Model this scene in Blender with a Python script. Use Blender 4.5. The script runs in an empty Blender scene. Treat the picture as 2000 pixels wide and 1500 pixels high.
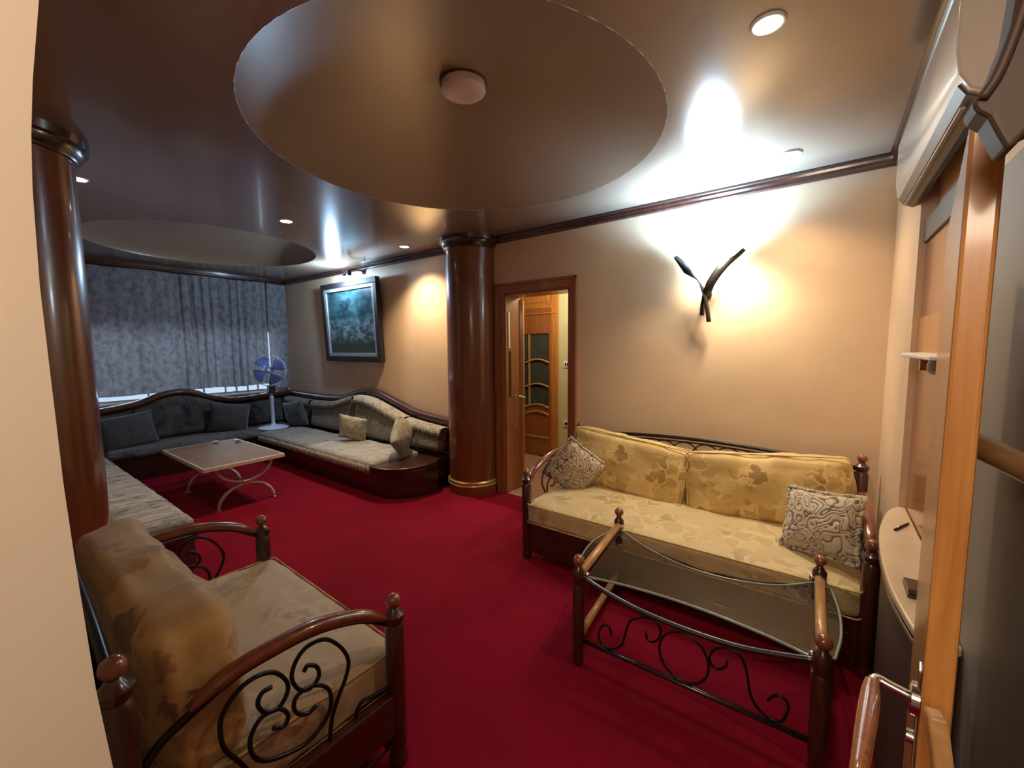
import bpy, bmesh, math, random
from mathutils import Vector, Matrix, noise
PI = math.pi
random.seed(7)
sc = bpy.context.scene
COL = sc.collection

# ------------------------------------------------------------------ camera
cam_data = bpy.data.cameras.new('camera')
cam_data.sensor_width = 36.0
cam_data.lens = 0.81223283 * 36.0 / 2.0
cam_data.clip_start = 0.02
cam = bpy.data.objects.new('camera', cam_data)
COL.objects.link(cam)
yaw, pit, rol = 0.64224392, 0.09058914, -0.00849129
fwd = Vector((-math.sin(yaw) * math.cos(pit), math.cos(yaw) * math.cos(pit), -math.sin(pit)))
rt = Vector((math.cos(yaw), math.sin(yaw), 0))
up = rt.cross(fwd)
R_ = rt * math.cos(rol) + up * math.sin(rol)
U_ = -rt * math.sin(rol) + up * math.cos(rol)
M = Matrix((R_, U_, -fwd)).transposed().to_4x4()
M.translation = Vector((0, 0, 1.55))
cam.matrix_world = M
sc.camera = cam

# ------------------------------------------------------------------ world, exposure
w = bpy.data.worlds.new('world')
sc.world = w
w.use_nodes = True
w.node_tree.nodes['Background'].inputs[0].default_value = (0.55, 0.7, 1.0, 1)
w.node_tree.nodes['Background'].inputs[1].default_value = 1.2
sc.view_settings.view_transform = 'Standard'
sc.view_settings.look = 'None'
sc.view_settings.gamma = 1.0
sc.view_settings.use_curve_mapping = False
sc.view_settings.exposure = 0.0
sc.cycles.use_denoising = True
sc.cycles.max_bounces = 10
sc.cycles.diffuse_bounces = 5
sc.cycles.glossy_bounces = 4
sc.cycles.transmission_bounces = 8
sc.cycles.sample_clamp_indirect = 6.0
sc.cycles.caustics_reflective = False
sc.cycles.caustics_refractive = False

def area(name, loc, rot, sx, sy, power, color):
    l = bpy.data.lights.new(name, 'AREA')
    l.shape = 'RECTANGLE'; l.size = sx; l.size_y = sy; l.energy = power; l.color = color
    o = bpy.data.objects.new(name, l); o.location = loc; o.rotation_euler = rot
    COL.objects.link(o); return o

def point(name, loc, power, color, r=0.03):
    l = bpy.data.lights.new(name, 'POINT'); l.energy = power; l.color = color; l.shadow_soft_size = r
    o = bpy.data.objects.new(name, l); o.location = loc
    COL.objects.link(o); return o

def spot(name, loc, power, color, angle, blend=0.6, r=0.03, rot=(0, 0, 0)):
    l = bpy.data.lights.new(name, 'SPOT'); l.energy = power; l.color = color; l.shadow_soft_size = r
    l.spot_size = angle; l.spot_blend = blend
    o = bpy.data.objects.new(name, l); o.location = loc; o.rotation_euler = rot
    COL.objects.link(o); return o

WARM = (1.0, 0.66, 0.36)
COOL = (0.62, 0.83, 1.0)
# daylight outside the far window
area('window_daylight', (-8.0, 1.75, 1.5), (0, -PI / 2, 0), 1.6, 4.0, 60, (0.78, 0.86, 1.0))
# lamp in the entry behind the camera
ENTRY_LIGHT = area('entry_lamp_light', (-0.1, -0.8, 2.1), (PI / 3, 0, 0), 0.5, 0.4, 19, (1.0, 0.84, 0.66))
# hallway lamp behind the open door
point('hall_lamp_light', (-2.3, 4.2, 2.3), 42, (1.0, 0.9, 0.62), 0.08)

# ------------------------------------------------------------------ materials
def new_mat(name):
    m = bpy.data.materials.new(name); m.use_nodes = True
    nt = m.node_tree; b = nt.nodes['Principled BSDF']
    return m, nt, b

def rgba(c): return (c[0], c[1], c[2], 1)

def coords(nt, scale=(1, 1, 1), kind='Object'):
    tc = nt.nodes.new('ShaderNodeTexCoord'); mp = nt.nodes.new('ShaderNodeMapping')
    mp.inputs['Scale'].default_value = scale
    nt.links.new(tc.outputs[kind], mp.inputs[0]); return mp.outputs[0]

def noise_tex(nt, vec, scale, detail=4, rough=0.55, dist=0):
    n = nt.nodes.new('ShaderNodeTexNoise'); n.inputs['Scale'].default_value = scale
    n.inputs['Detail'].default_value = detail; n.inputs['Roughness'].default_value = rough
    n.inputs['Distortion'].default_value = dist
    nt.links.new(vec, n.inputs['Vector']); return n.outputs['Fac']

def ramp(nt, fac, stops, interp='LINEAR'):
    r = nt.nodes.new('ShaderNodeValToRGB'); r.color_ramp.interpolation = interp
    e = r.color_ramp.elements
    while len(e) > 1: e.remove(e[-1])
    e[0].position = stops[0][0]; e[0].color = rgba(stops[0][1])
    for p, c in stops[1:]:
        x = e.new(p); x.color = rgba(c)
    nt.links.new(fac, r.inputs[0]); return r.outputs['Color']

def bump(nt, b, fac, strength=0.2, dist=0.01):
    n = nt.nodes.new('ShaderNodeBump'); n.inputs['Strength'].default_value = strength
    n.inputs['Distance'].default_value = dist
    nt.links.new(fac, n.inputs['Height']); nt.links.new(n.outputs[0], b.inputs['Normal']); return n

def plain(name, c, rough=0.5, metal=0.0, coat=0.0, nscale=12, amount=0.12, bmp=0.0, ior=1.5):
    m, nt, b = new_mat(name)
    v = coords(nt)
    f = noise_tex(nt, v, nscale, 5)
    lo = tuple(x * (1 - amount) for x in c); hi = tuple(min(1, x * (1 + amount)) for x in c)
    nt.links.new(ramp(nt, f, [(0.3, lo), (0.7, hi)]), b.inputs['Base Color'])
    b.inputs['Roughness'].default_value = rough; b.inputs['Metallic'].default_value = metal; b.inputs['IOR'].default_value = ior
    b.inputs['Coat Weight'].default_value = coat; b.inputs['Coat Roughness'].default_value = 0.08
    if bmp: bump(nt, b, noise_tex(nt, v, nscale * 8, 3), bmp, 0.004)
    return m

def wood(name, dark, light, rough=0.35, coat=0.4, scale=(14, 14, 0.9), croughness=0.12):
    m, nt, b = new_mat(name)
    v = coords(nt, scale)
    f = noise_tex(nt, v, 3.0, 6, 0.6, 1.2)
    nt.links.new(ramp(nt, f, [(0.3, dark), (0.52, tuple((a + c) / 2 for a, c in zip(dark, light))), (0.72, light)]), b.inputs['Base Color'])
    b.inputs['Roughness'].default_value = rough
    b.inputs['Coat Weight'].default_value = coat; b.inputs['Coat Roughness'].default_value = croughness
    bump(nt, b, f, 0.05, 0.002)
    return m

def emit(name, c, s):
    m, nt, b = new_mat(name)
    b.inputs['Base Color'].default_value = rgba(c)
    b.inputs['Emission Color'].default_value = rgba(c); b.inputs['Emission Strength'].default_value = s
    return m

def carpet_mat():
    m, nt, b = new_mat('red_carpet')
    v = coords(nt)
    big = noise_tex(nt, v, 1.6, 4, 0.6, 0.5); fine = noise_tex(nt, v, 420, 2)
    c1 = ramp(nt, big, [(0.3, (0.175, 0.002, 0.013)), (0.7, (0.25, 0.003, 0.021))])
    c2 = ramp(nt, fine, [(0.35, (0.62, 0.62, 0.62)), (0.65, (1, 1, 1))])
    mx = nt.nodes.new('ShaderNodeMixRGB'); mx.blend_type = 'MULTIPLY'; mx.inputs[0].default_value = 0.8
    nt.links.new(c1, mx.inputs[1]); nt.links.new(c2, mx.inputs[2]); nt.links.new(mx.outputs[0], b.inputs['Base Color'])
    b.inputs['Roughness'].default_value = 0.95
    b.inputs['Specular IOR Level'].default_value = 0.1; b.inputs['Sheen Weight'].default_value = 0.12; b.inputs['Sheen Roughness'].default_value = 0.5
    b.inputs['Sheen Tint'].default_value = (1, 0.1, 0.15, 1)
    bump(nt, b, fine, 0.5, 0.004)
    return m

def damask(name, base, mid, dark, scale=5.5, seed=0.0):
    # gold fabric printed with big soft blooms
    m, nt, b = new_mat(name)
    v = coords(nt)
    d = nt.nodes.new('ShaderNodeTexNoise'); d.inputs['Scale'].default_value = 11; d.inputs['Detail'].default_value = 3; nt.links.new(v, d.inputs['Vector'])
    ad = nt.nodes.new('ShaderNodeVectorMath'); ad.operation = 'MULTIPLY_ADD'
    ad.inputs[1].default_value = (0.17, 0.17, 0.17)
    nt.links.new(d.outputs['Color'], ad.inputs[0]); nt.links.new(v, ad.inputs[2])
    vo = nt.nodes.new('ShaderNodeTexVoronoi'); vo.inputs['Scale'].default_value = scale * 1.7
    ve = nt.nodes.new('ShaderNodeTexVoronoi'); ve.feature = 'DISTANCE_TO_EDGE'; ve.inputs['Scale'].default_value = scale * 1.7
    for q in (vo, ve): nt.links.new(ad.outputs[0], q.inputs['Vector'])
    sp = nt.nodes.new('ShaderNodeSeparateColor'); nt.links.new(vo.outputs['Color'], sp.inputs[0])
    cell = ramp(nt, sp.outputs[0], [(0.0, dark), (0.22, dark), (0.26, mid), (0.62, mid), (0.66, base)], 'LINEAR')
    vein = ramp(nt, ve.outputs['Distance'], [(0.0, (1, 1, 1)), (0.05, (1, 1, 1)), (0.11, (0, 0, 0))])
    big = noise_tex(nt, v, scale * 0.9, 3)
    msk = ramp(nt, big, [(0.44, (0, 0, 0)), (0.54, (1, 1, 1))])
    m1 = nt.nodes.new('ShaderNodeMixRGB'); nt.links.new(vein, m1.inputs[0])
    nt.links.new(cell, m1.inputs[1]); m1.inputs[2].default_value = rgba(tuple(min(1, x * 1.08) for x in base))
    mx = nt.nodes.new('ShaderNodeMixRGB'); nt.links.new(msk, mx.inputs[0])
    mx.inputs[1].default_value = rgba(tuple((a + c) / 2 for a, c in zip(base, mid))); nt.links.new(m1.outputs[0], mx.inputs[2])
    nt.links.new(mx.outputs[0], b.inputs['Base Color'])
    b.inputs['Roughness'].default_value = 0.62; b.inputs['Sheen Weight'].default_value = 0.3
    wv = noise_tex(nt, v, 260, 2); wr = noise_tex(nt, coords(nt, (1.2, 1.2, 5)), 6, 3, 0.5, 1.5)
    ma = nt.nodes.new('ShaderNodeMath'); ma.operation = 'MULTIPLY_ADD'; ma.inputs[1].default_value = 4.0
    nt.links.new(wr, ma.inputs[0]); nt.links.new(wv, ma.inputs[2])
    bump(nt, b, ma.outputs[0], 0.12, 0.004)
    return m

def scroll_fabric(name, base, line):
    # chenille with curling scroll lines: contour bands of a warped noise field
    m, nt, b = new_mat(name)
    v = coords(nt)
    n1 = nt.nodes.new('ShaderNodeTexNoise'); n1.inputs['Scale'].default_value = 13; n1.inputs['Detail'].default_value = 0
    n1.inputs['Distortion'].default_value = 1.4
    nt.links.new(v, n1.inputs['Vector'])
    ml = nt.nodes.new('ShaderNodeMath'); ml.operation = 'MULTIPLY'; ml.inputs[1].default_value = 30
    sn = nt.nodes.new('ShaderNodeMath'); sn.operation = 'SINE'
    nt.links.new(n1.outputs['Fac'], ml.inputs[0]); nt.links.new(ml.outputs[0], sn.inputs[0])
    ma = nt.nodes.new('ShaderNodeMath'); ma.operation = 'MULTIPLY_ADD'; ma.inputs[1].default_value = 0.5; ma.inputs[2].default_value = 0.5
    nt.links.new(sn.outputs[0], ma.inputs[0])
    nt.links.new(ramp(nt, ma.outputs[0], [(0.0, line), (0.05, line), (0.13, base), (1, tuple(min(1, x * 1.15) for x in base))]), b.inputs['Base Color'])
    b.inputs['Roughness'].default_value = 0.85; b.inputs['Sheen Weight'].default_value = 0.4
    bump(nt, b, ma.outputs[0], 0.6, 0.006)
    return m

def quilt_mat(name, base, mid, dark, scale=9, stretch=(1, 1, 1), bs=0.7):
    m, nt, b = new_mat(name)
    v = coords(nt, stretch)
    f = noise_tex(nt, v, scale, 4, 0.55, 0.9); g = noise_tex(nt, v, scale * 4, 3, 0.6, 0.6)
    c1 = ramp(nt, f, [(0.36, dark), (0.44, mid), (0.54, mid), (0.6, base)])
    nt.links.new(c1, b.inputs['Base Color'])
    b.inputs['Roughness'].default_value = 0.8; b.inputs['Sheen Weight'].default_value = 0.3
    bump(nt, b, g, bs, 0.02)
    return m

def curtain_mat():
    m = bpy.data.materials.new('curtain_cloth'); m.use_nodes = True; nt = m.node_tree
    nt.nodes.clear()
    out = nt.nodes.new('ShaderNodeOutputMaterial')
    v = coords(nt, (1, 1, 0.7))
    f = noise_tex(nt, v, 16, 3, 0.6, 0.3)
    c = ramp(nt, f, [(0.36, (0.20, 0.21, 0.24)), (0.5, (0.30, 0.30, 0.325)), (0.64, (0.38, 0.37, 0.375))])
    df = nt.nodes.new('ShaderNodeBsdfDiffuse'); tr = nt.nodes.new('ShaderNodeBsdfTranslucent')
    nt.links.new(c, df.inputs[0]); nt.links.new(c, tr.inputs[0])
    mx = nt.nodes.new('ShaderNodeMixShader'); mx.inputs[0].default_value = 0.26
    nt.links.new(df.outputs[0], mx.inputs[1]); nt.links.new(tr.outputs[0], mx.inputs[2])
    nt.links.new(mx.outputs[0], out.inputs[0])
    return m

def painting_mat():
    m, nt, b = new_mat('landscape_canvas')
    v = coords(nt, (1, 1, 1), 'Generated')
    sep = nt.nodes.new('ShaderNodeSeparateXYZ'); nt.links.new(v, sep.inputs[0])
    f = noise_tex(nt, v, 6, 5, 0.65, 0.8)
    bg = ramp(nt, f, [(0.3, (0.008, 0.02, 0.025)), (0.5, (0.03, 0.075, 0.085)), (0.66, (0.06, 0.15, 0.16)), (0.8, (0.16, 0.26, 0.28))])
    # pale cluster in the middle band
    g = noise_tex(nt, v, 10, 6, 0.7, 0.1)
    pale = ramp(nt, g, [(0.44, (0, 0, 0)), (0.66, (1, 1, 1))])
    band = ramp(nt, sep.outputs[2], [(0.14, (0, 0, 0)), (0.26, (1, 1, 1)), (0.48, (1, 1, 1)), (0.58, (0, 0, 0))])
    ml = nt.nodes.new('ShaderNodeMixRGB'); ml.blend_type = 'MULTIPLY'; ml.inputs[0].default_value = 1
    nt.links.new(pale, ml.inputs[1]); nt.links.new(band, ml.inputs[2])
    gm = ramp(nt, sep.outputs[2], [(0.05, (0.035, 0.045, 0.02)), (0.3, (0.03, 0.05, 0.035))])
    m2 = nt.nodes.new('ShaderNodeMixRGB'); nt.links.new(ramp(nt, sep.outputs[2], [(0.2, (1, 1, 1)), (0.42, (0, 0, 0))]), m2.inputs[0])
    nt.links.new(bg, m2.inputs[1]); nt.links.new(gm, m2.inputs[2])
    m3 = nt.nodes.new('ShaderNodeMixRGB'); nt.links.new(ml.outputs[0], m3.inputs[0])
    nt.links.new(m2.outputs[0], m3.inputs[1]); m3.inputs[2].default_value = (0.30, 0.34, 0.36, 1)
    nt.links.new(m3.outputs[0], b.inputs['Base Color'])
    b.inputs['Roughness'].default_value = 0.3
    return m

def glass_mat(name, c=(1, 1, 1), rough=0.0, ior=1.45):
    m, nt, b = new_mat(name)
    b.inputs['Base Color'].default_value = rgba(c); b.inputs['Roughness'].default_value = rough
    b.inputs['Transmission Weight'].default_value = 1; b.inputs['IOR'].default_value = ior
    return m

def thin_glass(name, tint, fac):
    m = bpy.data.materials.new(name); m.use_nodes = True; nt = m.node_tree; nt.nodes.clear()
    out = nt.nodes.new('ShaderNodeOutputMaterial')
    t = nt.nodes.new('ShaderNodeBsdfTransparent'); t.inputs[0].default_value = rgba(tint)
    g = nt.nodes.new('ShaderNodeBsdfGlossy'); g.inputs[0].default_value = (1, 1, 1, 1); g.inputs['Roughness'].default_value = 0.03
    fr = nt.nodes.new('ShaderNodeFresnel'); fr.inputs[0].default_value = 1.5
    ad = nt.nodes.new('ShaderNodeMath'); ad.operation = 'ADD'; ad.inputs[1].default_value = fac; ad.use_clamp = True
    nt.links.new(fr.outputs[0], ad.inputs[0])
    mx = nt.nodes.new('ShaderNodeMixShader')
    nt.links.new(ad.outputs[0], mx.inputs[0]); nt.links.new(t.outputs[0], mx.inputs[1]); nt.links.new(g.outputs[0], mx.inputs[2])
    nt.links.new(mx.outputs[0], out.inputs[0]); return m

def tinted_plastic(name, c, alpha):
    m, nt, b = new_mat(name)
    b.inputs['Base Color'].default_value = rgba(c); b.inputs['Roughness'].default_value = 0.25
    b.inputs['Alpha'].default_value = alpha
    return m

MT = {}
MT['carpet'] = carpet_mat()
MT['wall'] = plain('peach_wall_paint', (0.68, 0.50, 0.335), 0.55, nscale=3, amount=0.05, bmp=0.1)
MT['shadewall'] = plain('shaded_wall_paint', (0.27, 0.245, 0.21), 0.55, nscale=3, amount=0.06, bmp=0.1)  # same wall as the peach one; its shade is put into the colour
MT['jambwall'] = plain('cream_jamb_paint', (0.74, 0.60, 0.47), 0.7, nscale=3, amount=0.04)
MT['ceil'] = plain('glossy_ceiling_paint', (0.265, 0.195, 0.145), 0.2, coat=0.25, nscale=2, amount=0.05, ior=1.95)
MT['dome'] = plain('glossy_dome_paint', (0.26, 0.175, 0.115), 0.30, nscale=2, amount=0.05, ior=1.7)
MT['crown'] = wood('dark_crown_wood', (0.018, 0.006, 0.005), (0.055, 0.018, 0.013), 0.25, 0.6, (3, 3, 3))
MT['column'] = wood('red_brown_column_wood', (0.13, 0.036, 0.012), (0.21, 0.062, 0.02), 0.3, 0.7, (10, 10, 0.6), 0.1)
MT['door'] = wood('orange_door_wood', (0.42, 0.155, 0.032), (0.64, 0.27, 0.065), 0.38, 0.5, (16, 16, 0.8))
MT['casing'] = wood('brown_casing_wood', (0.24, 0.075, 0.026), (0.36, 0.125, 0.042), 0.35, 0.4, (12, 12, 0.8))
MT['halldoor'] = wood('honey_hall_door_wood', (0.36, 0.13, 0.03), (0.55, 0.24, 0.06), 0.35, 0.4, (12, 12, 0.8))
MT['redpanel'] = wood('red_panel_wood', (0.21, 0.042, 0.016), (0.33, 0.08, 0.027), 0.22, 0.8, (8, 8, 0.7), 0.18)
MT['dwood'] = wood('dark_red_furniture_wood', (0.030, 0.008, 0.005), (0.07, 0.019, 0.010), 0.3, 0.6, (9, 9, 2))
MT['capwood'] = wood('red_arm_wood', (0.13, 0.030, 0.014), (0.24, 0.065, 0.028), 0.28, 0.7, (5, 5, 5))
MT['plinth'] = wood('dark_plinth_wood', (0.022, 0.007, 0.006), (0.055, 0.018, 0.013), 0.3, 0.5, (2, 2, 8))
MT['railwood'] = wood('tan_rail_wood', (0.36, 0.17, 0.06), (0.55, 0.30, 0.12), 0.35, 0.4, (6, 3, 6))
MT['ball'] = wood('copper_brown_ball_wood', (0.17, 0.05, 0.025), (0.27, 0.09, 0.045), 0.22, 0.8, (9, 9, 9))
MT['iron'] = plain('black_iron', (0.020, 0.018, 0.020), 0.32, 0.6, nscale=40)
MT['irong'] = plain('polished_dark_iron', (0.11, 0.105, 0.11), 0.25, 0.9, nscale=40)
MT['chrome'] = plain('chrome', (0.75, 0.75, 0.75), 0.14, 1.0, nscale=30, amount=0.03)
MT['sofafab'] = damask('gold_floral_fabric', (0.66, 0.47, 0.19), (0.50, 0.32, 0.10), (0.36, 0.22, 0.065))
MT['seatfab'] = damask('cream_floral_fabric', (0.56, 0.42, 0.21), (0.48, 0.345, 0.155), (0.38, 0.265, 0.11), 5)
MT['armfab'] = damask('worn_beige_floral_fabric', (0.47, 0.355, 0.225), (0.43, 0.32, 0.195), (0.35, 0.25, 0.145), 4)
MT['armback'] = damask('brown_gold_floral_fabric', (0.58, 0.38, 0.15), (0.40, 0.24, 0.10), (0.26, 0.15, 0.07), 3.2)
MT['pillow'] = scroll_fabric('beige_scroll_chenille', (0.46, 0.37, 0.26), (0.09, 0.07, 0.055))
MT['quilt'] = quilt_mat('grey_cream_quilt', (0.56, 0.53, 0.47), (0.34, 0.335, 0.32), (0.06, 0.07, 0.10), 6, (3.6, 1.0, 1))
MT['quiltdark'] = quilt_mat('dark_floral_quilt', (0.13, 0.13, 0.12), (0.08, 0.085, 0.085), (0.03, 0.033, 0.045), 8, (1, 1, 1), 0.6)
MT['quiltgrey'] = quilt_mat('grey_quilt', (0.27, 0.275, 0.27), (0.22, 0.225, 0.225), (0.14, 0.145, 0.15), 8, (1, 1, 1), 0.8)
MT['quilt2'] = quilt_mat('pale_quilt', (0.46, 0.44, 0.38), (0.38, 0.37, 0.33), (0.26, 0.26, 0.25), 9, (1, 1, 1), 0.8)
MT['darkfloral'] = quilt_mat('dark_floral_upholstery', (0.085, 0.08, 0.06), (0.045, 0.045, 0.038), (0.008, 0.009, 0.018), 7, (1, 1, 1), 0.3)
MT['backfab'] = quilt_mat('olive_grey_upholstery', (0.19, 0.17, 0.125), (0.135, 0.125, 0.095), (0.085, 0.08, 0.06), 6, (1, 1, 2), 0.4)
MT['throw'] = quilt_mat('cream_lace_throw', (0.58, 0.53, 0.42), (0.44, 0.40, 0.31), (0.22, 0.2, 0.16), 18, (1, 1, 1), 0.9)
MT['bluecush'] = quilt_mat('slate_cushion_cloth', (0.085, 0.09, 0.095), (0.065, 0.07, 0.075), (0.05, 0.055, 0.06), 5, (1, 1, 1), 0.3)
MT['curtain'] = curtain_mat()
MT['marble'] = quilt_mat('brown_marble', (0.25, 0.165, 0.105), (0.20, 0.125, 0.075), (0.13, 0.08, 0.05), 9, (2, 1, 1), 0.0)
MT['marble'].node_tree.nodes['Principled BSDF'].inputs['Roughness'].default_value = 0.38
MT['marble'].node_tree.nodes['Principled BSDF'].inputs['Sheen Weight'].default_value = 0.0
MT['cream'] = plain('cream_marble', (0.66, 0.53, 0.38), 0.25, coat=0.4, nscale=4, amount=0.08)
MT['ctmetal'] = plain('cream_lacquered_metal', (0.62, 0.56, 0.46), 0.3, 0.2, coat=0.3)
MT['white'] = plain('white_plastic', (0.75, 0.76, 0.78), 0.4, amount=0.04)
MT['ac'] = plain('ivory_plastic', (0.72, 0.64, 0.55), 0.3, coat=0.3, amount=0.03)
MT['black'] = plain('black_plastic', (0.02, 0.02, 0.025), 0.4)
MT['fanwhite'] = plain('blue_lit_white_plastic', (0.66, 0.76, 0.98), 0.4, amount=0.04)  # white plastic; the blue light on it is mixed into this colour
MT['blade'] = tinted_plastic('translucent_blue_plastic', (0.16, 0.24, 0.62), 0.8)
MT['paleframe'] = plain('silver_frame_liner', (0.40, 0.40, 0.39), 0.5, 0.1)
MT['dframe'] = wood('dark_picture_frame_wood', (0.008, 0.007, 0.008), (0.022, 0.017, 0.017), 0.6, 0.0, (5, 5, 5))
MT['paint'] = painting_mat()
MT['pane'] = thin_glass('clear_pane', (0.95, 0.97, 0.97), 0.0)
MT['tableglass'] = thin_glass('greenish_table_glass', (0.52, 0.55, 0.50), 0.03)
MT['glassedge'] = plain('green_glass_edge', (0.24, 0.31, 0.28), 0.15, coat=0.6)
MT['darkpane'] = plain('dark_door_glass', (0.045, 0.055, 0.065), 0.15, coat=0.5)
MT['hallfloor'] = plain('pinkish_hall_tile', (0.42, 0.23, 0.18), 0.3, nscale=5)
MT['hallwall'] = plain('greenish_hall_paint', (0.52, 0.50, 0.33), 0.6, nscale=4, amount=0.04)
MT['gold'] = plain('brass_trim', (0.72, 0.50, 0.20), 0.28, 0.7)
MT['brown'] = plain('console_dark_wood', (0.055, 0.026, 0.015), 0.55)
MT['phone'] = plain('dark_leather', (0.05, 0.02, 0.02), 0.35, coat=0.3)
MT['amber'] = wood('speckled_amber_lever', (0.26, 0.085, 0.035), (0.42, 0.17, 0.085), 0.15, 0.9, (30, 30, 30), 0.04)
MT['bulbwarm'] = emit('warm_bulb', (1.0, 0.86, 0.70), 30)
MT['bulbcool'] = emit('cool_bulb', (0.80, 0.93, 1.0), 60)
MT['shade'] = emit('lit_sconce_glass', (0.62, 0.83, 1.0), 34)
MT['piclamp'] = emit('cool_picture_tube', (0.60, 0.84, 1.0), 40)
MT['fixglass'] = plain('unlit_opal_glass', (0.62, 0.50, 0.44), 0.35, amount=0.05)

# ------------------------------------------------------------------ mesh builder
class MB:
    def __init__(s): s.v = []; s.f = []
    def add(s, vs, fs):
        o = len(s.v); s.v += [Vector(p) for p in vs]; s.f += [tuple(i + o for i in f) for f in fs]; return s
    def box(s, x0, x1, y0, y1, z0, z1):
        return s.add([(x0, y0, z0), (x1, y0, z0), (x1, y1, z0), (x0, y1, z0), (x0, y0, z1), (x1, y0, z1), (x1, y1, z1), (x0, y1, z1)],
                     [(3, 2, 1, 0), (4, 5, 6, 7), (0, 1, 5, 4), (1, 2, 6, 5), (2, 3, 7, 6), (3, 0, 4, 7)])
    def prism(s, pts, ax, a, b):
        # closed outline in the plane normal to ax, pushed from a to b
        def P(p, t):
            if ax == 'z': return (p[0], p[1], t)
            if ax == 'y': return (p[0], t, p[1])
            return (t, p[0], p[1])
        n = len(pts)
        vs = [P(p, a) for p in pts] + [P(p, b) for p in pts]
        fs = [tuple(range(n))[::-1], tuple(range(n, 2 * n))] + [(i, (i + 1) % n, n + (i + 1) % n, n + i) for i in range(n)]
        return s.add(vs, fs)
    def tube(s, pts, r, n=8, closed=False, flat=1.0):
        pts = [Vector(p) for p in pts]; m = len(pts)
        rs = r if isinstance(r, (list, tuple)) else [r] * m
        T = []
        for i in range(m):
            a = pts[(i - 1) % m] if (closed or i > 0) else pts[0]
            b = pts[(i + 1) % m] if (closed or i < m - 1) else pts[-1]
            t = (b - a)
            T.append(t.normalized() if t.length > 1e-9 else Vector((0, 0, 1)))
        ref = Vector((0, 0, 1)) if abs(T[0].z) < 0.9 else Vector((1, 0, 0))
        u = T[0].cross(ref).normalized(); vs = []
        for i in range(m):
            u = (u - T[i] * u.dot(T[i])).normalized(); v = T[i].cross(u)
            for k in range(n):
                a = 2 * PI * k / n
                vs.append(pts[i] + u * (math.cos(a) * rs[i]) + v * (math.sin(a) * rs[i] * flat))
        fs = []
        mm = m if closed else m - 1
        for i in range(mm):
            j = (i + 1) % m
            for k in range(n):
                k2 = (k + 1) % n
                fs.append((i * n + k, i * n + k2, j * n + k2, j * n + k))
        if not closed:
            fs.append(tuple(range(n))[::-1]); fs.append(tuple(range((m - 1) * n, m * n)))
        return s.add(vs, fs)
    def lathe(s, prof, c=(0, 0, 0), n=24, axis='z', caps=True):
        c = Vector(c); vs = []; fs = []
        for (r, h) in prof:
            for k in range(n):
                a = 2 * PI * k / n; x, y = r * math.cos(a), r * math.sin(a)
                p = Vector((x, y, h)) if axis == 'z' else (Vector((x, h, y)) if axis == 'y' else Vector((h, x, y)))
                vs.append(c + p)
        for i in range(len(prof) - 1):
            for k in range(n):
                k2 = (k + 1) % n
                fs.append((i * n + k, i * n + k2, (i + 1) * n + k2, (i + 1) * n + k))
        if caps:
            fs.append(tuple(range(n))[::-1]); fs.append(tuple(range((len(prof) - 1) * n, len(prof) * n)))
        return s.add(vs, fs)
    def ball(s, c, r, n=16):
        prof = [(max(1e-4, r * math.sin(PI * i / 10)), -r * math.cos(PI * i / 10)) for i in range(11)]
        return s.lathe(prof, c, n)
    def build(s, name, mat, parent=None, smooth=False, bevel=0.0, world=False, base=None, segs=2):
        me = bpy.data.meshes.new(name)
        off = Vector((0, 0, 0))
        if parent is None and base is not False:
            xs = [p.x for p in s.v]; ys = [p.y for p in s.v]; zs = [p.z for p in s.v]
            off = Vector(((min(xs) + max(xs)) / 2, (min(ys) + max(ys)) / 2, min(zs)))
        me.from_pydata([p - off for p in s.v], [], s.f)
        bm = bmesh.new(); bm.from_mesh(me); bmesh.ops.recalc_face_normals(bm, faces=bm.faces); bm.to_mesh(me); bm.free()
        me.materials.append(MT[mat] if isinstance(mat, str) else mat)
        o = bpy.data.objects.new(name, me); COL.objects.link(o)
        if parent is None: o.location = off
        else:
            o.parent = parent
            if world:
                pm = world_matrix(parent)
                o.matrix_parent_inverse = pm.inverted()
        if smooth:
            for p in me.polygons: p.use_smooth = True
            if smooth == 'auto': me.set_sharp_from_angle(angle=math.radians(40))
        if bevel:
            md = o.modifiers.new('bevel', 'BEVEL'); md.width = bevel; md.segments = segs
            md.limit_method = 'ANGLE'; md.angle_limit = math.radians(40)
        return o

def world_matrix(o):
    m = o.matrix_parent_inverse @ o.matrix_basis if o.parent else o.matrix_basis.copy()
    return world_matrix(o.parent) @ m if o.parent else m

def thing(name, label, cat, loc=(0, 0, 0), rz=0, group=None):
    o = bpy.data.objects.new(name, None); COL.objects.link(o)
    o.empty_display_size = 0.1
    o.location = loc; o.rotation_euler = (0, 0, rz)
    o['label'] = label; o['category'] = cat
    if group: o['group'] = group
    return o

def tag(o, label, cat, group=None):
    o['label'] = label; o['category'] = cat
    if group: o['group'] = group
    return o

def struct(o, label=None, cat=None):
    o['kind'] = 'structure'
    if label: o['label'] = label
    if cat: o['category'] = cat
    return o

def catmull(P, k=5, closed=False):
    P = [Vector(p) for p in P]; n = len(P); out = []
    rng = n if closed else n - 1
    for i in range(rng):
        p0 = P[(i - 1) % n] if (closed or i > 0) else P[0] * 2 - P[1]
        p1 = P[i]; p2 = P[(i + 1) % n]
        p3 = P[(i + 2) % n] if (closed or i + 2 < n) else P[-1] * 2 - P[-2]
        for j in range(k):
            t = j / k
            out.append(0.5 * ((2 * p1) + (p2 - p0) * t + (2 * p0 - 5 * p1 + 4 * p2 - p3) * t * t + (3 * p1 - p0 - 3 * p2 + p3) * t ** 3))
    if not closed: out.append(P[-1])
    return out

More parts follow.
